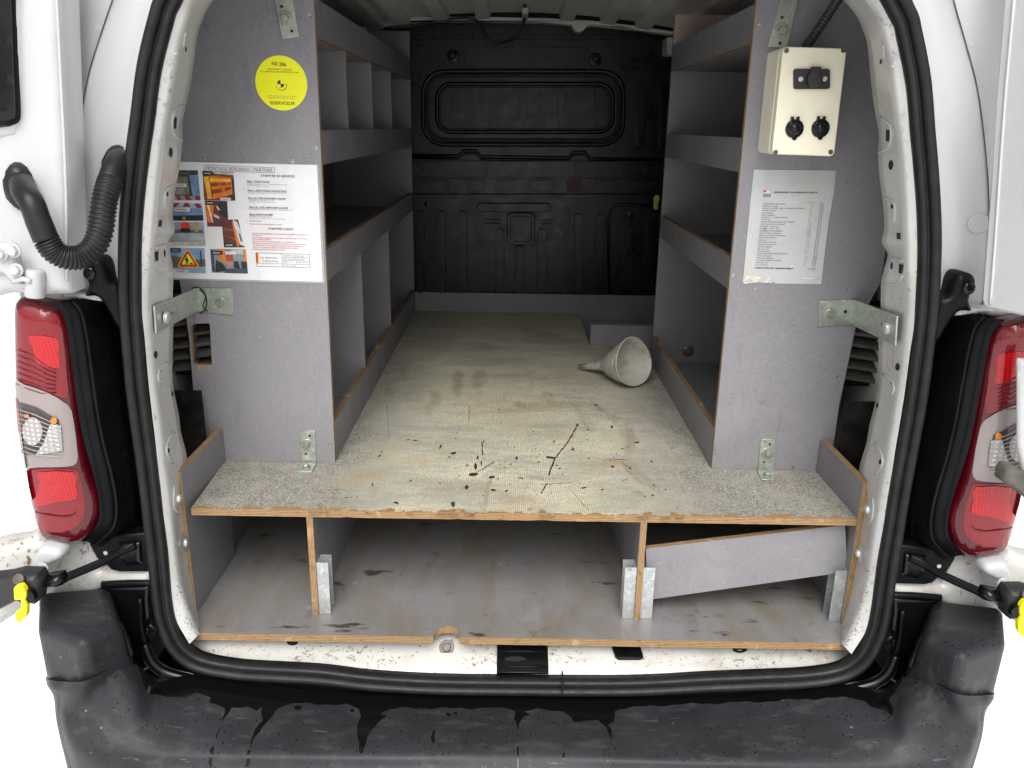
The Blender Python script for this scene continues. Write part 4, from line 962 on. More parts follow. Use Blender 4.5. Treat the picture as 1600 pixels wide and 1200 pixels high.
for c in [(741,741,8,3.5,-.3),(729,760,3,4),(768,745,4,2.2),(743,730,2,5),(746,715,1.6,3),(752,723,1.4,3.5),(708,708,6,2.4,-.3),(702,714,2,1),(619,785,4,2.2),(707,788,3.4,4.6),(582,757,1.6,3),(593,712,3,1.4,-.5),(596,706,2,1),(637,687,3,1.1),
          (902,664,2.2,2.4),(919,671,2,1.2),(895,702,2,2.6,.6),(957,729,3,1.7),(995,691,4,1.6),(931,633,3,1.2),(1018,721,1.7,1.8),(913,762,5,1.2,-.2),(860,715,8,1.5,.1),(875,732,2.5,1),(956,667,1.8,2),(972,701,3,1),(772,766,4,1.4,.2),(791,767,3,1.2,-.4),(642,751,1.8,1.3),(558,777,1.6,.8),(526,765,4,.8),
          (807,716,1.6,3),(730,727,3,1.1,-.5),(1040,765,1.5,1),(1020,774,2,1),(813,747,4,1),(842,722,3,.9),(941,765,3,1),(985,732,3,1,.5),(1022,758,1.6,1.3),(756,690,1,3),(865,690,1.2,2),(780,640,1.4,1),(1050,700,1.4,1),(688,698,1.3,4,.3),(649,688,6,.6)]: chip(*c)
scr(line((901,667),(889,688))+line((888,690),(868,715))+line((866,719),(857,744)), 1.3); scr(line((855,755),(845,771)), .9)
scr(line((746,738),(774,721)), .7); scr(line((753,690),(754,712)), 1.0); scr(line((605,631),(608,684)), .35); scr(line((733,634),(733,659)), .35); scr(line((890,763),(920,798)), .3)
scr(line((843,757),(895,754)), .4); scr(line((941,719),(979,718)), .4); scr(line((972,722),(984,731)), .4)
for _ in range(60):
    x, y = rnd.gauss(840, 90), rnd.uniform(672, 776)
    chip(x, y, rnd.uniform(.5, 1.9), rnd.uniform(.4, .9), rnd.uniform(-.7, .7))
ch.build('worn_chip', rf, kind='stuff')
# little pile of chewed wood along front edge
ec = Acc()
for px, w_ in ((488,6),(505,8),(690,7),(709,10),(731,8),(740,4),(852,9),(1004,10),(1040,8),(1063,6),(640,5),(575,5)):
    y0 = 797+(px-300)*.0148; P = [(px-w_, y0+3)]+[(px-w_+2*w_*i/7, y0+1-rnd.uniform(.5, 2.6)) for i in range(8)]+[(px+w_, y0+3)]
    ec.poly([at(a, min(b, y0+1.5), z=ZU+.0003) for a, b in P], M['ply_dull'])
ec.build('frayed_edge', rf, kind='stuff')

# ------------------------------------------------------------------ loose board lying aslant in the right compartment
lb = [(1009,857),(1320,820),(1324,893),(1012,937)]
P = A(lb, 1.345)
loose = prism('drop_in_board', [[(p.x, p.z) for p in P]], (0, 1.344, 0), (1, 0, 0), (0, 0, 1), (0, 1, 0), .0115, [M['front'], M['ply']])
tag(loose, 'grey drop-in board tilted up to the right in the lower right compartment', 'board')

# ------------------------------------------------------------------ shelving units
YC = 1.540; T = .0115
def shelving(side, x_in, y_end, x_out, label, divs_top, divs_low, z_end):
    u = thing('shelving_unit', label, 'shelving unit', ((x_in+x_out)/2, 1.9, ZU))
    s = 1 if x_out > x_in else -1
    def X(d): return x_in+s*d
    # front panel
    if s < 0:
        o = [(x_in+.0006, ZU+.0006), (-.628, ZU+.0006), (-.622, 1.02), (-.6235, 1.055), (-.64, 1.30), (-.64, 1.72), (x_in+.0055, 1.72)]
        hl = [at(x, y, y=YC) for x, y in ((302,506),(327,505),(328,509),(331,570),(325,571),(306,570),(301,567),(297,512))]
        loops = [o, [(p.x, p.z) for p in hl]]
    else:
        o = [(x_in, ZU+.0006), (.655, ZU+.0006), (.655, .90), (.665, 1.06), (.70, 1.15), (.70, 1.72), (x_in-.0005, 1.72)]
        loops = [o]
    fp = prism('front_panel', loops, (0, YC, 0), (1, 0, 0), (0, 0, 1), (0, 1, 0), T, [M['front'], M['ply']], u)
    y0 = YC+T+.0005
    zl = [(1.5655, 1.6290), (1.3465, 1.4070), (1.1305, 1.1900), (ZU+.0008, .8450)]
    for z0, z1_ in zl:
        l = board('lip_board', X(0), X(T), y0, y_end, z0, z1_, 0, LAMD, u)
        # staple nicks
        nk = Acc()
        for k in range(7):
            yy = y0+.03+(y_end-y0-.06)*k/6; zz = z0+.006
            nk.poly([(X(-.0004), yy, zz), (X(-.0004), yy+.0025, zz), (X(-.0004), yy+.0025, zz+.006), (X(-.0004), yy, zz+.006)], M['nick'])
        for k in range(5):
            yy = rnd.uniform(y0, y_end); zz = rnd.uniform(z0+.008, z1_-.004); q = rnd.uniform(.001, .003)
            nk.poly([(X(-.0004), yy, zz), (X(-.0004), yy+q*2, zz+q*.3), (X(-.0004), yy+q*1.4, zz+q)], M['nick'])
        nk.build('staple_marks', l, kind='stuff')
    for z0, _ in zl[:3]: board('shelf', X(T+.0005), x_out-s*.0005, y0, y_end-.0005, z0, z0+T, 2, LAM, u)
    board('base_board', X(T+.0005), x_out-s*.0005, y0, y_end-.0005, ZU+.0008, ZU+.006, 2, LAM, u)
    for y in divs_top: board('divider', X(.004), x_out-s*.0005, y, y+.010, 1.3465+T+.0005, 1.5650, 1, LAMD, u)
    for y in divs_low: board('divider', X(.004), x_out-s*.0005, y, y+.010, ZU+.0065, 1.1300, 1, LAMD, u)
    board('end_panel', x_in, x_out, y_end+.0005, y_end+T, ZU+.0008, z_end, 1, LAMD, u)
    board('end_panel_top', x_in-s*.0003, x_out, y_end-.0003, y_end+T+.0006, 1.629, z_end+.0006, 1, [M['lam_end'], M['ply_dull']], u) if s > 0 else None
    board('back_panel', x_out, x_out+s*.006, y0+.01, y_end, ZU+.0008, 1.64, 0, [M['lam'], M['wall']], u)
    return u
LU = shelving(-1, -.352, 2.950, -.628, 'tall grey shelving unit with dividers along the left wall, yellow sticker on its front', (1.85, 2.178, 2.515), (1.94, 2.385), 1.716)
RU = shelving(1, .414, 2.312, .655, 'short grey shelving unit along the right wall, behind the cream socket box', (), (), 1.703)
def screws(u, pts):
    for x, y in pts: lathe('screw', [(0, .0042), (.0008, .0038), (.0004, .0018), (.0004, 0)], at(x, y, y=YC-.0001), (0, -1, 0), M['bolt'], u, 12)
screws(LU, [(485,25),(495,231),(458,252),(471,697),(323,42),(323,248),(504,419),(516,696)])
screws(RU, [(1185.5,40),(1145,430),(1179,451),(1325,452),(1118,704),(1149,729),(1240,730),(1309,590)])
# splinters hanging from the sawn hole
sp = Acc()
for x0, x1, y1 in ((307,310,583),(310,313,585),(313,317,580),(323,325,582),(325,328,587),(318,319,575)):
    a_, b_, c_ = at(x0,570,y=YC-.001), at(x1,570,y=YC-.001), at((x0+x1)/2,y1,y=YC-.003)
    sp.poly([a_, b_, c_], M['ply'])
    sp.poly([a_+Vector((0, .002, 0)), a_, c_], M['ply']); sp.poly([b_, b_+Vector((0, .002, 0)), c_], M['ply'])
sp.build('splinters', LU, kind='stuff')
# blackish scuffs: pale smear marks on the fronts
lathe('wall_bolt', [(0, .017), (.001, .016), (.002, .009), (.006, .008), (.007, .004), (.006, 0)], at(1075,549,y=2.3118), (0, -1, 0), M['rustbolt'], RU, 20)

# ------------------------------------------------------------------ brackets
def strip(pts, w_dir, wd, t, name='strip', parent=None, hole=None):
    """bent flat bar: centre line pts, width along w_dir"""
    V = []; n = len(pts); w_ = [Vector(w_dir).normalized()*wd/2]*n if not isinstance(w_dir, list) else [Vector(q)/2 for q in w_dir]
    T_ = [(pts[min(i+1, n-1)]-pts[max(i-1, 0)]).normalized() for i in range(n)]
    for p, tt, ww in zip(pts, T_, w_):
        nn_ = tt.cross(ww).normalized()*t/2
        V += [p-ww-nn_, p+ww-nn_, p+ww+nn_, p-ww+nn_]
    F = [(0, 1, 2, 3), tuple(4*(n-1)+i for i in (3, 2, 1, 0))]
    for i in range(n-1):
        for j in range(4): F.append((4*i+j, 4*i+(j+1) % 4, 4*i+4+(j+1) % 4, 4*i+4+j))
    return obj(name, V, F, M['steel'], parent, bevel=.0006, bseg=1)
def bhole(c, r, y, par): lathe('bolt_hole', [(0, r), (.0003, r*.98), (.0003, 0)], at(*c, y=y), (0, -1, 0), M['void'], par, 14)
yb = YC-.0035
# top left
b = thing('angle_bracket', 'zinc bracket bolted to the left panel top above the yellow sticker', 'bracket', at(452,60,y=YC), 'zinc brackets fixing the shelving units')
plate('strap_plate', [(429,-60),(457,-60),(457.5,0),(467.5,57),(441,61),(428.5,0)], yb, .003, [M['steel']]*2, b, bevel=.0006)
hexbolt('hex_bolt', at(446,29,y=yb), (0, -1, 0), .0075, M['bolt'], b, 1.75); bhole((440,10), .0027, yb-.0001, b); bhole((456,48.5), .0027, yb-.0001, b)
# top right
b = thing('angle_bracket', 'zinc bracket bolted to the right panel top above the cream socket box', 'bracket', at(1215,70,y=YC), 'zinc brackets fixing the shelving units')
plate('strap_plate', [(1219,-60),(1252,-60),(1247,0),(1229,76),(1200,73),(1219,0)], yb, .003, [M['steel']]*2, b, bevel=.0006)
hexbolt('hex_bolt', at(1221,48,y=yb), (0, -1, 0), .0075, M['bolt'], b, 1.75); bhole((1222,27), .0027, yb-.0001, b); bhole((1219,67.5), .0027, yb-.0001, b)
# middle left
b = thing('angle_bracket', 'bent zinc bracket tying the left panel to the door pillar above the sawn hole', 'bracket', at(330,490,y=YC), 'zinc brackets fixing the shelving units')
plate('panel_plate', [(305,450),(363,451),(364,492),(306,487)], yb, .003, [M['steel']]*2, b, bevel=.0006)
hexbolt('hex_bolt', at(344,473,y=yb), (0, -1, 0), .006, M['bolt'], b, 1.7)
q = [at(308,450,y=yb), at(308,487,y=yb), at(245,521,y=1.262), at(242,478,y=1.262)]
nrm = (q[1]-q[0]).cross(q[3]-q[0]).normalized()*.003
obj('pillar_arm', q+[p+nrm for p in q], [(0, 1, 2, 3), (7, 6, 5, 4), (0, 4, 5, 1), (1, 5, 6, 2), (2, 6, 7, 3), (3, 7, 4, 0)], M['steel'], b, bevel=.0006)
fn = nrm.normalized(); fn = fn if fn.dot(CAM-q[0]) > 0 else -fn
def on_arm(px, py):
    d = (at(px, py, y=1)-CAM).normalized(); t = (q[0]-CAM).dot(fn)/d.dot(fn); return CAM+d*t+fn*.0032
hexbolt('round_bolt', on_arm(254.5,496), fn, .010, M['alu'], b, 1.05, .004, cap=True); lathe('bolt_hole', [(0, .003), (.0003, .0029), (.0003, 0)], on_arm(266,489), fn, M['void'], b, 12)
sweep('cable_tie', catmull([at(300,450,y=1.49), at(310,449,y=1.485), at(318,455,y=1.50), at(323,470,y=1.515), at(320,484,y=1.52), at(312,490,y=1.52)], 5), circ(.0016, 6), M['blackmatt'], b)
sweep('cable_tie', catmull([at(312,452,y=1.50), at(321,463,y=1.515), at(317,478,y=1.52), at(324,486,y=1.53)], 5), circ(.0013, 6), M['blackmatt'], b)
# middle right
b = thing('angle_bracket', 'bent zinc bracket tying the right panel to the door pillar below the stained list', 'bracket', at(1310,505,y=YC), 'zinc brackets fixing the shelving units')
plate('panel_plate', [(1280,471),(1334,467),(1337,507),(1280,511)], yb, .003, [M['steel']]*2, b, bevel=.0006)
hexbolt('hex_bolt', at(1298,491,y=yb), (0, -1, 0), .006, M['bolt'], b, 1.8); bhole((1321,487), .0035, yb-.0001, b)
q = [at(1335,467,y=yb), at(1334,508,y=yb), at(1401,540,y=1.262), at(1404,494,y=1.262)]
nrm = (q[1]-q[0]).cross(q[3]-q[0]).normalized()*.003
obj('pillar_arm', q+[p+nrm for p in q], [(0, 1, 2, 3), (7, 6, 5, 4), (0, 4, 5, 1), (1, 5, 6, 2), (2, 6, 7, 3), (3, 7, 4, 0)], M['steel'], b, bevel=.0006)
fn = nrm.normalized(); fn = fn if fn.dot(CAM-q[0]) > 0 else -fn
hexbolt('round_bolt', on_arm(1391,513), fn, .0095, M['alu'], b, 1.05, .004, cap=True); lathe('bolt_hole', [(0, .003), (.0003, .0029), (.0003, 0)], on_arm(1381,506), fn, M['void'], b, 12)
# foot brackets
def foot(px, pts_up, pts_ft, bolt, holes, lab):
    b = thing('angle_bracket', lab, 'bracket', at(*px, z=ZU), 'zinc brackets fixing the shelving units')
    plate('upright_leg', pts_up, yb, .003, [M['steel']]*2, b, bevel=.0006)
    P = [at(x, y, z=ZU+.003) for x, y in pts_ft]
    n = len(P); V = P+[p+Vector((0, 0, -.0026)) for p in P]
    obj('foot_leg', V, [tuple(range(n)), tuple(range(n, 2*n))[::-1]]+[(i, (i+1) % n, n+(i+1) % n, n+i) for i in range(n)], M['steel'], b, bevel=.0006)
    hexbolt('hex_bolt', at(*bolt, y=yb), (0, -1, 0), .0065, M['bolt'], b, 1.9)
    f = P[0].lerp(P[2], .5); hexbolt('hex_bolt', f, (0, 0, 1), .006, M['bolt'], b, 1.5)
    for h in holes: bhole(h, .0024, yb-.0001, b)
foot((480,730), [(469,673),(492,673),(494,724),(471,723)], [(471,723),(494,724),(487,737),(462,737)], (480,695), [(484,681),(478,709)], 'small zinc angle bracket at the foot of the left shelving unit')
foot((1197,740), [(1189,686),(1212,686),(1209,738),(1184,736)], [(1184,736),(1209,738),(1212,749),(1190,749)], (1199,708), [(1203,694),(1194,722)], 'small zinc angle bracket at the foot of the right shelving unit')

# ------------------------------------------------------------------ yellow sticker
ys_ = YC-.0008
c0 = at(439.5,130,y=ys_); R0 = (at(480,136,y=ys_)-at(399,124,y=ys_)).length/2
st = lathe('sticker', [(0, R0), (.0006, R0), (.0006, 0)], c0+Vector((0, .0006, 0)), (0, -1, 0), M['sticker'], None, 64)
tag(st, 'round yellow sticker with black lettering and a checkered target on the left panel', 'sticker')
st.data.name = 'sticker'
ac = Acc(); yt = ys_-.0004
INV[st.name] = Matrix()
write(ac, 'NS 286', (425,102), (447,103.6), 5.8, yt, M['ink'], bold=.3)
write(ac, 'AMÉNAGEMENT CONFORME', (417.5,108.8), (456,110), 2.2, yt, M['ink']); write(ac, 'AU CAHIER DES CHARGES RÉDIGÉ PAR L’AVIS', (407,112.5), (467,114.2), 2.2, yt, M['ink'])
write(ac, 'Vérifier le serrage des fixations et goussets', (418,150.2), (462,151.5), 2, yt, M['ink_grey']); write(ac, 'régulièrement en usage du véhicule', (419.5,153.5), (461,154.8), 2, yt, M['ink_grey'])
write(ac, 'SDSERVICES.FR', (422,163), (461,164.2), 5.0, yt, M['ink'], bold=.2)
ct = at(438.5,131.2,y=yt); rr_ = .0062
for a0_ in (90, 270):
    P = [ct]+[ct+Vector((math.cos(math.radians(a0_+k*9))*rr_, 0, math.sin(math.radians(a0_+k*9))*rr_)) for k in range(11)]; ac.poly(P, M['ink'])
P = [ct+Vector((math.cos(t)*.0102+.001, 0, math.sin(t)*.0102-.001)) for t in [math.radians(190+k*12) for k in range(16)]]
P += [ct+Vector((math.cos(t)*.0092+.0006, 0, math.sin(t)*.0092-.0006)) for t in [math.radians(190+k*12) for k in range(15, -1, -1)]]
ac.poly(P, flat((.42, .38, .02)))
ac.build('lettering', st)

# ------------------------------------------------------------------ notice on the left panel
yp = YC-.0014
pz = plate('notice', [(262,251.5),(498,257),(508,443),(258,437)], yp, .0008, [M['pouch']]*2)
tag(pz, 'laminated white fitting notice with colour photographs on the left panel', 'notice'); INV[pz.name] = Matrix()
plate('sheet', [(262,252.5),(495,258),(504,440),(260,434.5)], yp-.0003, .0003, [M['paper']]*2, pz)
ac = Acc(); yt = yp-.0006
def fr_(acc, pts, wd, mat, y):
    n = len(pts)
    for i in range(n):
        (x0, y0), (x1, y1) = pts[i], pts[(i+1) % n]; dx, dy = x1-x0, y1-y0; l = math.hypot(dx, dy); ox, oy = -dy/l*wd/2, dx/l*wd/2
        acc.poly([at(x0-ox, y0-oy, y=y), at(x1-ox, y1-oy, y=y), at(x1+ox, y1+oy, y=y), at(x0+ox, y0+oy, y=y)], mat)
fr_(ac, [(318.5,258),(428.5,262),(429,270),(319.5,266.5)], .7, M['ink_grey'], yt)
write(ac, 'MONTAGE BERLINGO / PARTNER', (322,265.3), (426,268.6), 5.4, yt, M['ink_grey'], 0, .3)
write(ac, 'CHAPITRE SD SERVICES', (407,276), (460,277.5), 3.7, yt, M['ink'], .35, .35)
L1 = [('Photo 1 : POSE ATTELAGE', 385.5, 421, 284.3, 2.6, 1), ('Outillages et matériels : clé de 17, douille, clé dynamométrique', 386, 449, 288, 1.7, 0), ('4 vis M10 x 30 et rondelles', 386, 420.5, 290.6, 1.7, 0),
      ('Photo 2 : POSE ATTELAGE-CROCHET MIXTE', 387, 448, 298.6, 2.6, 1), ('Outillages et matériels : clé 19 à 24 et tournevis', 387, 446, 302, 1.7, 0),
      ('Photo 3 & 4 : POSE GYROPHARE & TRIFLASH', 387.5, 446, 310.3, 2.6, 1), ('Outillages et matériels : clé 13', 388.5, 427, 313.4, 1.7, 0), ('Collier Ø 12, vis M 6 inox', 389, 431, 316.2, 1.7, 0),
      ('Photo 5 & 6 : POSE CASIERS DROIT & GAUCHE', 389, 450, 324.6, 2.6, 1), ('Outillages et matériels : clé 10 - visseuse, vis Ø 5', 389, 457, 327.6, 1.7, 0),
      ('Photo 8 : POSE KIT COLONNE', 389.5, 426, 336, 2.6, 1), ('Outillages et matériels : clé 13', 390, 423, 339, 1.7, 0), ('Perceuse 3,2 et 10 rivets aveugles', 390, 446, 341.6, 1.7, 0)]
for t, x0, x1, y, h, u_ in L1:
    s_ = (x1-x0)*.028; write(ac, t, (x0, y), (x1, y+s_), h, yt, M['ink'] if u_ else M['ink_grey'], .25 if u_ else 0, .25 if u_ else 0)
    if u_: fr_(ac, [(x0, y+.7), (x1, y+.7+s_)], .35, M['ink_grey'], yt)
write(ac, 'IMPORTANT :', (390.5,346.3), (409,347), 2.2, yt, M['ink_red'], 0, .2); write(ac, 'Respecter les recommandations de pose', (390.5,350.6), (441,352), 2.1, yt, M['ink_red'], 0, .2)
write(ac, 'CHAPITRE CLIENT', (418.5,358.8), (458,360), 3.6, yt, M['ink'], .35, .35)
for t, x0, x1, y in [('VÉRIFIER RÉGULIÈREMENT LES ORGANES DE SERRAGE MEUBLES ET', 394, 482, 365.8), ('ATTELAGE.', 394, 409, 368.8), ('NOUS CONTACTER EN CAS DE BRUIT, RUPTURE DES FIXATIONS', 394, 480, 372.2), ('DE L’AMÉNAGEMENT.', 394.5, 424, 374.8), ('VEILLEZ A NE PAS SURCHARGER LES CASIERS ET A', 394, 463, 378), ('RANGER LES ÉLÉMENTS LES PLUS LOURDS EN PARTIE BASSE', 394, 479, 381.2),
                     ('ATTENTION A LA CHARGE MAXIMUM UTILE RESTANTE', 395, 472, 384.2), ('NE PAS SE SERVIR DE MARCHE-PIED SUR LES CASIERS', 395, 466, 387.2), ('POSER GRANDES DES CHARGES AU SOL.', 394, 446, 390.4)]:
    write(ac, t, (x0, y), (x1, y+(x1-x0)*.026), 1.9, yt, M['ink_red'], 0, .15)
fr_(ac, [(399.5,395),(483.5,397.5),(484.5,418.5),(401,416)], .6, M['ink'], yt)
for a_, b_ in (((440,396.3),(441.5,417.2)), ((401,411.3),(484,413.6)), ((440.5,401.7),(483.7,403)), ((440.8,406.8),(484,408)), ((463.2,407.3),(463.6,412.9))): fr_(ac, [a_, b_], .45, M['ink_grey'], yt)
ac.poly([at(399.8,395.4,y=yt), at(402.6,395.4,y=yt), at(403.6,410.9,y=yt), at(401,410.9,y=yt)], flat((.50, .05, .03))); ac.poly([at(402.6,395.4,y=yt), at(404.6,395.4,y=yt), at(405.6,410.9,y=yt), at(403.6,410.9,y=yt)], flat((.85, .58, .02)))
write(ac, 'SD SERVICES', (407.5,403.8), (433.5,404.6), 2.7, yt, M['ink']); write(ac, '03 80 65 07 60', (409.5,408.8), (434.5,409.8), 2.7, yt, M['ink'])
for t, p, q_ in (('Désignation : montage fourgon', (443,400), (476,401)), ('Destination : atelier & véhicule', (443,405.2), (476,406.2)), ('Page : 1/1', (443.5,410.2), (455,410.6)), ('Date : 09/04/09', (466,410.8), (481,411.3)), ('Niveau : Méthodes', (444,415.8), (463,416.4))): write(ac, t, p, q_, 2, yt, M['ink_grey'])
ac.build('lettering', pz)
# the small photographs printed on it
def photo(bg_, corners, bits, y=yp-.0007):
    ac = Acc(); P = A(corners, y); ac.poly(P, flat(bg_))
    tl, tr, br, bl = P
    def uv(u_, v_): return tl.lerp(tr, u_).lerp(bl.lerp(br, u_), v_)
    for k, (c, pts) in enumerate(bits):
        ac.poly([uv(*p)+Vector((0, -.00006*(k+1), 0)) for p in pts], flat(c))
    o = ac.build('printed_photo', pz); return uv, len(bits)
R_ = lambda a, b, c, d: [(a, b), (c, b), (c, d), (a, d)]
W_ = (.62, .62, .63)
K1 = (.03, .028, .03); BL = (.16, .25, .42); OR = (.62, .17, .025); RD = (.25, .025, .04)
photo((.05, .05, .045), [(268,266),(309,266),(313.5,313),(264,313)], [((.10, .10, .075), R_(.12,.05,.7,.16)), (BL, [(.66,.16),(1,.14),(1,.86),(.76,.86)]), ((.16, .16, .11), [(.1,.22),(.6,.2),(.66,.8),(.1,.8)]), ((.26, .26, .21), [(.2,.6),(.45,.56),(.55,.82),(.12,.78)]), ((.28, .28, .28), [(0,.83),(1,.86),(1,1),(0,1)]), (RD, [(.2,.84),(.32,.85),(.42,1),(.27,1)]), (RD, [(.48,.85),(.62,.86),(.74,1),(.56,1)]), (RD, R_(.84,.85,1,1)), (W_, R_(.04,.44,.56,.55)), (RD, R_(.08,.48,.48,.50))])
photo(BL, [(262,317),(316,317),(318,345),(262,345)], [((.40, .42, .48), R_(0,0,1,.3)), (RD, [(.1,.25),(.2,0),(.36,0),(.22,.25)]), (RD, [(.42,.22),(.5,0),(.6,0),(.66,.22)]), (RD, [(.76,.05),(.9,.05),(1,.25),(.86,.3)]), (K1, [(0,.72),(1,.68),(1,1),(0,1)]), ((.30, .26, .08), R_(.42,.76,.5,.95)), (W_, R_(.2,.27,.64,.47)), (RD, R_(.24,.35,.56,.39))])
photo((.28, .31, .36), [(262,347),(318,347),(321.5,384.5),(262,384)], [((.10, .12, .14), R_(.1,.32,.95,.46)), ((.36, .38, .40), R_(0,.46,1,.76)), ((.42, .40, .34), R_(0,.80,1,1)), ((.70, .05, .015), [(.36,.1),(.42,0),(.56,0),(.62,.12),(.6,.32),(.38,.32)]), (K1, [(.36,.26),(.6,.26),(.64,.4),(.5,.46),(.34,.38)]), ((.40, .25, .08), R_(.74,.05,.84,.42)), (W_, R_(.0,.86,.5,.99)), ((.16,.14,.15), R_(.16,.91,.42,.93))])
# roadworks sign photograph
photo((.20, .34, .52), [(266,387.5),(319.5,388),(322,427),(268,426)], [((.13, .11, .06), [(0,.3),(.3,.36),(.8,.46),(1,.42),(1,.72),(0,.8)]), ((.05, .05, .04), R_(.86,.1,.9,.76)), ((.25, .33, .45), [(.0,.82),(1,.78),(1,1),(0,1)]), ((.80, .55, .10), [(.46,.08),(.54,.08),(.80,.68),(.76,.78),(.24,.78),(.19,.68)]), ((.55, .05, .02), [(.47,.11),(.53,.11),(.77,.68),(.74,.75),(.26,.75),(.22,.68)]), ((.88, .78, .02), [(.5,.21),(.695,.655),(.31,.655)]),
    (K1, ell(.475,.34,.018,.03)), (K1, [(.45,.38),(.49,.38),(.52,.5),(.49,.53),(.5,.64),(.48,.64),(.465,.55),(.44,.64),(.42,.64),(.44,.5),(.40,.47)]), (K1, [(.51,.5),(.56,.62),(.54,.62)]), (K1, [(.55,.645),(.60,.56),(.66,.645)]), (K1, R_(.0,.0,.31,.16)), ((.45, .45, .45), R_(.05,.07,.24,.10)), (W_, R_(.0,.86,.5,.99)), (RD, R_(.12,.91,.4,.94))])
photo((.20, .055, .03), [(316.5,267),(364.5,269),(368,313.5),(319,313)], [((.45, .46, .47), [(.3,.0),(1,.02),(1,.1),(.4,.08)]), ((.80, .42, .06), [(.02,.2),(.18,.17),(.26,.95),(.12,.95)]), (OR, [(.2,.14),(.92,.2),(.92,.78),(.3,.95)]), ((.85, .50, .03), [(.22,.24),(.9,.27),(.9,.33),(.22,.35)]), ((.25, .05, .012), [(.25,.40),(.5,.39),(.5,.49),(.25,.52)]), ((.25, .05, .012), [(.56,.39),(.72,.38),(.74,.46),(.56,.48)]), ((.25, .05, .012), [(.78,.38),(.9,.38),(.9,.44),(.79,.45)]),
    ((.25, .05, .012), [(.27,.63),(.6,.58),(.6,.70),(.28,.78)]), ((.25, .05, .012), [(.68,.56),(.9,.50),(.9,.60),(.69,.68)]), (K1, [(.92,.2),(1,.2),(1,1),(.75,1),(.78,.84),(.94,.78)]), (K1, R_(0,0,.32,.15)), ((.45, .45, .45), R_(.05,.06,.27,.09)), (W_, R_(.52,.9,.86,.99)), (RD, R_(.6,.94,.76,.96))])
photo((.13, .045, .055), [(320,313.5),(355,314),(357,354.5),(324,354)], [(OR, [(.04,.0),(.4,.0),(.34,.5),(.2,.85),(.02,.8)]), ((.75, .60, .40), [(.06,.06),(.14,.05),(.30,.82),(.24,.84)]), (K1, [(.58,.05),(1,.05),(1,.7),(.6,.5)]), (W_, [(.38,.5),(.6,.62),(.58,.7),(.34,.6)]), (W_, [(.48,.2),(.55,.2),(.66,.35),(.58,.36)]), (K1, R_(0,0,.45,.16)), ((.45, .45, .45), R_(.07,.06,.37,.10))])
photo((.10, .045, .03), [(346,343),(372,343),(382.5,386.5),(350,386.5)], [((.60, .60, .60), [(.66,.0),(.9,.08),(1,.4),(1,.95),(.8,.9),(.72,.3)]), (OR, [(.6,.1),(.68,.1),(.80,.85),(.72,.98),(.64,.95)]), ((.35, .06, .02), [(.1,.3),(.6,.38),(.6,.42),(.1,.35)]), ((.35, .06, .02), [(.1,.55),(.66,.7),(.66,.75),(.1,.6)]), ((.12, .12, .17), [(.84,.5),(.95,.5),(.96,.8),(.86,.78)]), (K1, R_(.03,.84,.55,1)), ((.45, .45, .45), R_(.1,.90,.42,.94))])
photo((.22, .25, .27), [(328,389),(384,389.5),(387.5,427.5),(331,426)], [((.42, .44, .46), R_(.6,.02,.95,.2)), (OR, [(.2,.0),(.4,.0),(.42,.48),(.25,.5)]), (OR, R_(.92,.04,1,.68)), ((.36, .08, .03), [(.42,.25),(.62,.22),(.62,.5),(.42,.5)]), (K1, [(.14,.45),(.32,.6),(.45,.9),(.1,.98)]), (K1, [(.64,.5),(.76,.5),(.8,.82),(.62,.78)]), (K1, [(.84,.5),(1,.5),(1,.85),(.84,.8)]), ((.04, .07, .10), [(.4,.82),(1,.78),(1,1),(.35,1)]), ((.05,.06,.12), R_(.02,.05,.1,.95)), (K1, R_(.04,.08,.34,.24)), ((.45, .45, .45), R_(.08,.14,.28,.18)), (W_, R_(.42,.09,.72,.22)), (OR, [(.42,.56),(.55,.55),(.56,.66),(.46,.72)])])

# ------------------------------------------------------------------ stained list on the right panel
yq = YC-.0012
lo = [(1178,265),(1306,266.5),(1303,300),(1295,345),(1291,375),(1287,410),(1283,444),(1240,443.5),(1210,443),(1208,439),(1206,443.5),(1198,440),(1196,443),(1186,441),(1174,443),(1160,442),(1162,430),(1166,385),(1172,320)]
ls = plate('parts_list', lo, yq, .0006, [M['paper_old']]*2)
tag(ls, 'stained white equipment list with a torn lower edge on the right panel', 'notice'); INV[ls.name] = Matrix()
ac = Acc(); yt = yq-.0004
ac.poly(A([(1192.5,297),(1204.5,297),(1204,308.5),(1191.5,308.5)], yt+.0002), flat((.36, .34, .32)))
ac.poly(A([(1193.5,297.5),(1204,297.5),(1203.6,302),(1193.2,302)], yt+.0001), flat((.55, .52, .42)))
ac.poly(A([(a, b) for a, b in ell(1195.5,298.8,2.2,2)], yt), flat((.50, .06, .04))); ac.poly(A([(a, b) for a, b in ell(1199.5,300.6,1.5,1.2)], yt), flat((.75, .58, .12)))
write(ac, 'SD', (1192.7,306.9), (1203.3,307.1), 3.6, yt, M['ink'], 0, .5)
write(ac, 'AMÉNAGEMENT LEGO BERLINGO L1 2018 GP', (1209,301.6), (1277,302.2), 2.6, yt, M['ink'], 0, .3)
write(ac, 'POIDS (KG)', (1259.5,316.6), (1271,317), 2, yt, M['ink_grey'])
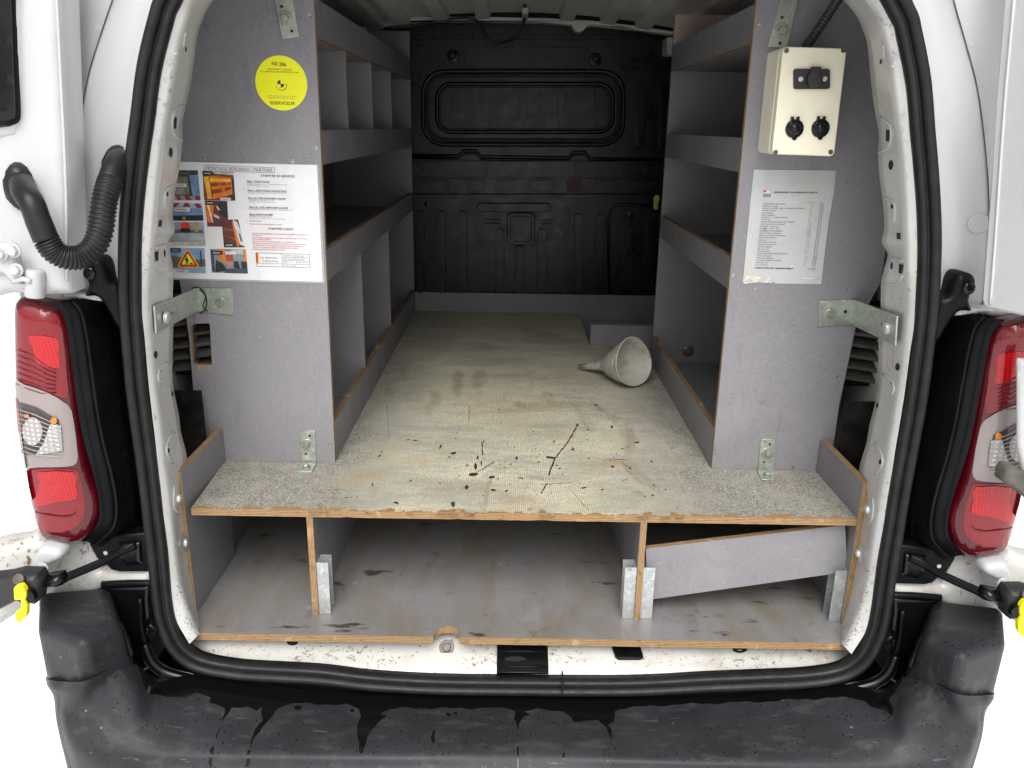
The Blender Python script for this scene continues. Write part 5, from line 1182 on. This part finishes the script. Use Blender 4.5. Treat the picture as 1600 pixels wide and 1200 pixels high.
items = ['AMENAGEMENT BOIS LEGER', 'SUPPORT DE CONE', 'CARENT DE CONE + RAIL ET SANGLE POUR 500 ROT', 'MEUBLE G BOIS', 'KIT ECLAIRAGE', 'POINT LUMINEUX', 'CASSURE T2 - SUPPORT METAL', 'KIT COLONNE', 'GRILLES D’AERATION HAUTES ET BASSES', 'CONTREPLAQUE MOUSSE', 'ATTELAGE - CROCHET', 'GALERIE + GANT + KEY', 'GRILLES PORTES ARRIERE', 'GRILLE PORTE LATERALE', 'BARRE DE TRAVAIL MAGNETIQUE', 'PRISES SUR SUPPORT', 'ETAU DIN', 'BRETELLE DE SECOURS', 'DISTRIBUTEUR SAVON', 'DEVIDOIR PAPIER', 'TRI A ECLATE', 'TRIFLASH LEDS', 'ETABLI RABATTABLE AVEC PIED METAL', 'APPROCHE SIGNO', 'APPROCHE CASQUES', 'SORTIR DE DESSERT ECLAIRAGE', 'BARRE DE TOIT', 'PLUS CARTON']
wts = '56,2 2,0 2 3,2 0,6 0,8 3 10 0,3 0,7 16,8 26,1 1,8 2,2 1,6 0,9 11,2 1,2 11,2 0,9 1,1 0,8 6 0,5 0,4 0,6 5 30'.split()
wd = [35, 24, 68, 21, 17.5, 21, 42, 15, 53, 38.5, 29, 31, 36, 33, 42, 28.5, 12, 29, 28, 22, 18, 19, 49, 22, 26, 40, 18.5, 18.5]
for k, (t, g_) in enumerate(zip(items, wd)):
    f = k/27; x0 = 1191.5-11*f+(0 if f < .5 else -.2); y = 319.3+k*3.53; write(ac, t, (x0, y), (x0+g_, y+.5), 2.0, yt, M['ink_grey'], 0, .15)
    xw = 1266-10.5*f; write(ac, wts[k], (xw, y+1), (xw+(5 if len(wts[k]) > 2 else 2.2), y+1), 1.9, yt, M['ink_grey'])
write(ac, 'POIDS TOTAL DE L’AMENAGEMENT', (1179.3,419.8), (1239,421), 2.6, yt, M['ink'], .1, .35); write(ac, '112 KG', (1262,421.3), (1274,421.6), 2.6, yt, M['ink'], 0, .2)
x_, y_ = (1282.5, 317), (1269.5, 415.5); N_ = 27
fr_(ac, [(1283,317),(1287,317),(1273.5,415.5),(1269,415.5)], .6, M['ink_grey'], yt)
for k in range(N_):
    f = k/N_; fr_(ac, [(1283-14*f, 317+98.5*f), (1287-13.5*f, 317+98.5*f)], .5, M['ink_grey'], yt)
ac.build('lettering', ls)
tr = Acc()
for pts in ([(1163,432),(1175,429),(1190,434),(1180,438),(1170,436),(1162,440)], [(1175,436),(1185,434),(1184,440),(1176,441)], [(1194,438),(1200,436),(1204,441),(1196,442)], [(1200,433),(1204,433),(1203,438),(1201,438)], [(1238,414),(1240,413.5),(1236,418),(1233,418.5)], [(1246,436),(1258,434),(1282,435),(1270,437),(1258,436)], [(1163,441),(1170,440),(1168,443),(1162,443)]):
    tr.poly([p+Vector((0, -rnd.uniform(.0004, .0014), 0)) for p in A(pts, yt)], flat((.60, .58, .52)))
tr.build('torn_flake', ls, kind='stuff')

# ------------------------------------------------------------------ cream socket box
fy = 1.452
bx = thing('socket_box', 'cream plastic box with black power sockets screwed to the right panel', 'socket box', at(1255,240,y=YC))
C4 = [(1224,72.5),(1323.5,75.5),(1303.5,244.5),(1206,241)]
def rpoly(c, r, y, n=5):
    P = A(c, y); m = len(P); out = []
    for i in range(m):
        a_, p, b_ = P[i-1], P[i], P[(i+1) % m]; u_, v_ = (a_-p).normalized()*r, (b_-p).normalized()*r
        for k in range(n+1):
            t = k/n; out.append((p+u_)*(1-t)**2+p*2*t*(1-t)+(p+v_)*t*t)
    return out
fo = rpoly(C4, .009, fy); n = len(fo)
bo = [Vector((p.x, YC-.0006, p.z)) for p in fo]; f1 = [p+Vector((0, .017, 0)) for p in fo]
ctr = sum(fo, Vector())/n
obj('box_body', [Vector((ctr.x+(p.x-ctr.x)*1.005, fy+.020, ctr.z+(p.z-ctr.z)*1.005)) for p in fo]+bo, [tuple(range(n)), tuple(range(n, 2*n))]+[(i, (i+1) % n, n+(i+1) % n, n+i) for i in range(n)], M['cream'], bx, bevel=.001)
obj('box_lid', fo+f1, [tuple(range(n)), tuple(range(n, 2*n))]+[(i, (i+1) % n, n+(i+1) % n, n+i) for i in range(n)], M['cream'], bx, bevel=.002, bseg=3)
for c in ((1229,79),(1318,78.5),(1212,238),(1298,237.5)): lathe('lid_screw', [(0, .0042), (.0004, .004), (.0002, .0026), (.0002, 0)], at(*c, y=fy-.0001), (0, -1, 0), M['rustbolt'], bx, 16)
sk = plate('flap_socket', rrect(1241,107.5,1297,139,4), fy-.006, .0058, [M['blackmatt']]*2, bx, bevel=.0012)
lathe('socket_flap', [(0, .0136), (.006, .0132), (.009, .0120), (.0095, .008), (.0095, 0)], at(1271,124,y=fy-.006), (0, -1, 0), M['blackmatt'], sk, 32)
c_ = at(1274,108,y=fy-.008); board('flap_hinge', c_.x-.008, c_.x+.008, fy-.014, fy-.006, c_.z-.006, c_.z+.0035, 1, [M['blackmatt']]*2, sk, bevel=.001)
for c in ((1251.5,123.5),(1289,123)): lathe('socket_rivet', [(0, .0044), (.001, .0042), (.002, .0028), (.0006, .0018), (.0006, 0)], at(*c, y=fy-.006), (0, -1, 0), M['alu'], sk, 16)
for cx, cy in ((1241,201),(1281.5,200.5)):
    s_ = lathe('power_outlet', [(0, .0152), (.003, .0152), (.005, .0135), (.0055, .0120), (.0045, .0110), (.0048, .0065), (.007, .0060), (.008, .0035), (.008, 0)], at(cx, cy, y=fy), (0, -1, 0), M['blackgloss'], bx, 32)
    for dx in (-1, 1):
        c_ = at(cx+dx*4.5, cy-15, y=fy); board('outlet_lug', c_.x-.0016, c_.x+.0016, fy-.009, fy-.0005, c_.z-.004, c_.z+.004, 0, [M['black']]*2, s_, bevel=.0006)
    c_ = at(cx, cy-12, y=fy); board('outlet_hinge', c_.x-.005, c_.x+.005, fy-.007, fy-.0005, c_.z-.0035, c_.z+.002, 0, [M['black']]*2, s_, bevel=.0006)
    lathe('outlet_tab', [(0, .004), (.003, .0036), (.003, 0)], at(cx, cy+14.5, y=fy), (0, -1, 0), M['black'], s_, 14)
P = catmull([at(1258,74,y=1.50), at(1268,62,y=1.505), at(1288,32,y=1.50), at(1306,4,y=1.49), at(1325,-30,y=1.46), at(1340,-60,y=1.42)], 26)
cb = sweep('corrugated_cable', P, circ(.0070, 12), M['blackmatt'], None, scale=[1+.16*abs(math.sin(i*math.pi/4.4)) for i in range(len(P))])
tag(cb, 'black corrugated cable sleeve rising from the cream socket box', 'cable')

# ------------------------------------------------------------------ funnel
tip = at(907,573,z=.7715); mc = at(989,569,y=2.075)
mc = Vector((at(989,568,z=.826).x, at(989,568,z=.826).y, .826))
ax = mc-tip; Lf = ax.length
pr = [(0, .0075), (.0, .0088), (Lf*.22, .0108), (Lf*.42, .0130), (Lf*.46, .0150), (Lf*.50, .0185), (Lf*.60, .0330), (Lf*.80, .052), (Lf*.92, .0605), (Lf*1.0, .0655), (Lf*1.01, .0675), (Lf*1.025, .0672), (Lf*1.02, .0645), (Lf*.92, .0585), (Lf*.80, .050), (Lf*.60, .0310), (Lf*.50, .0165), (Lf*.44, .0118), (Lf*.22, .0095), (.001, .0075)]
V = []; F = []; n = 40; axn = ax.normalized(); sd_ = axn.cross(Vector((0, 0, 1))).normalized(); up_ = sd_.cross(axn)
for h, r in pr:
    for i in range(n):
        t = 2*math.pi*i/n; q_ = max(0, (r-.03)/.04)      # mouth pinched towards the top
        rr2 = r*(1+q_*(.10*math.sin(t)*abs(math.sin(t))-.03*math.cos(2*t)*-1))
        V.append(tip+axn*h+sd_*(rr2*math.cos(t)*(1-.10*q_*max(0, math.sin(t))))+up_*(rr2*math.sin(t)))
m = len(pr)
for j in range(m):
    for i in range(n):
        i2 = (i+1) % n; j2 = (j+1) % m; F.append((j*n+i, j*n+i2, j2*n+i2, j2*n+i))
fu = obj('funnel', V, F, M['funnelm'], smooth=True)
mz = min(v.co.z for v in fu.data.vertices)
print('funnel min z', mz, 'deck', ZU)
for v in fu.data.vertices: v.co.z += (ZU+.0006-mz) * (1 if v.co.y < 3 else 1)
tag(fu, 'milky plastic funnel lying on the worn load floor with its mouth to the right', 'funnel'); INV[fu.name] = Matrix()
FT = bvh(fu)
decal('label_strip', FT, [(954,571),(957,570),(965,552),(961,554)], flat((.62, .60, .50)), fu)
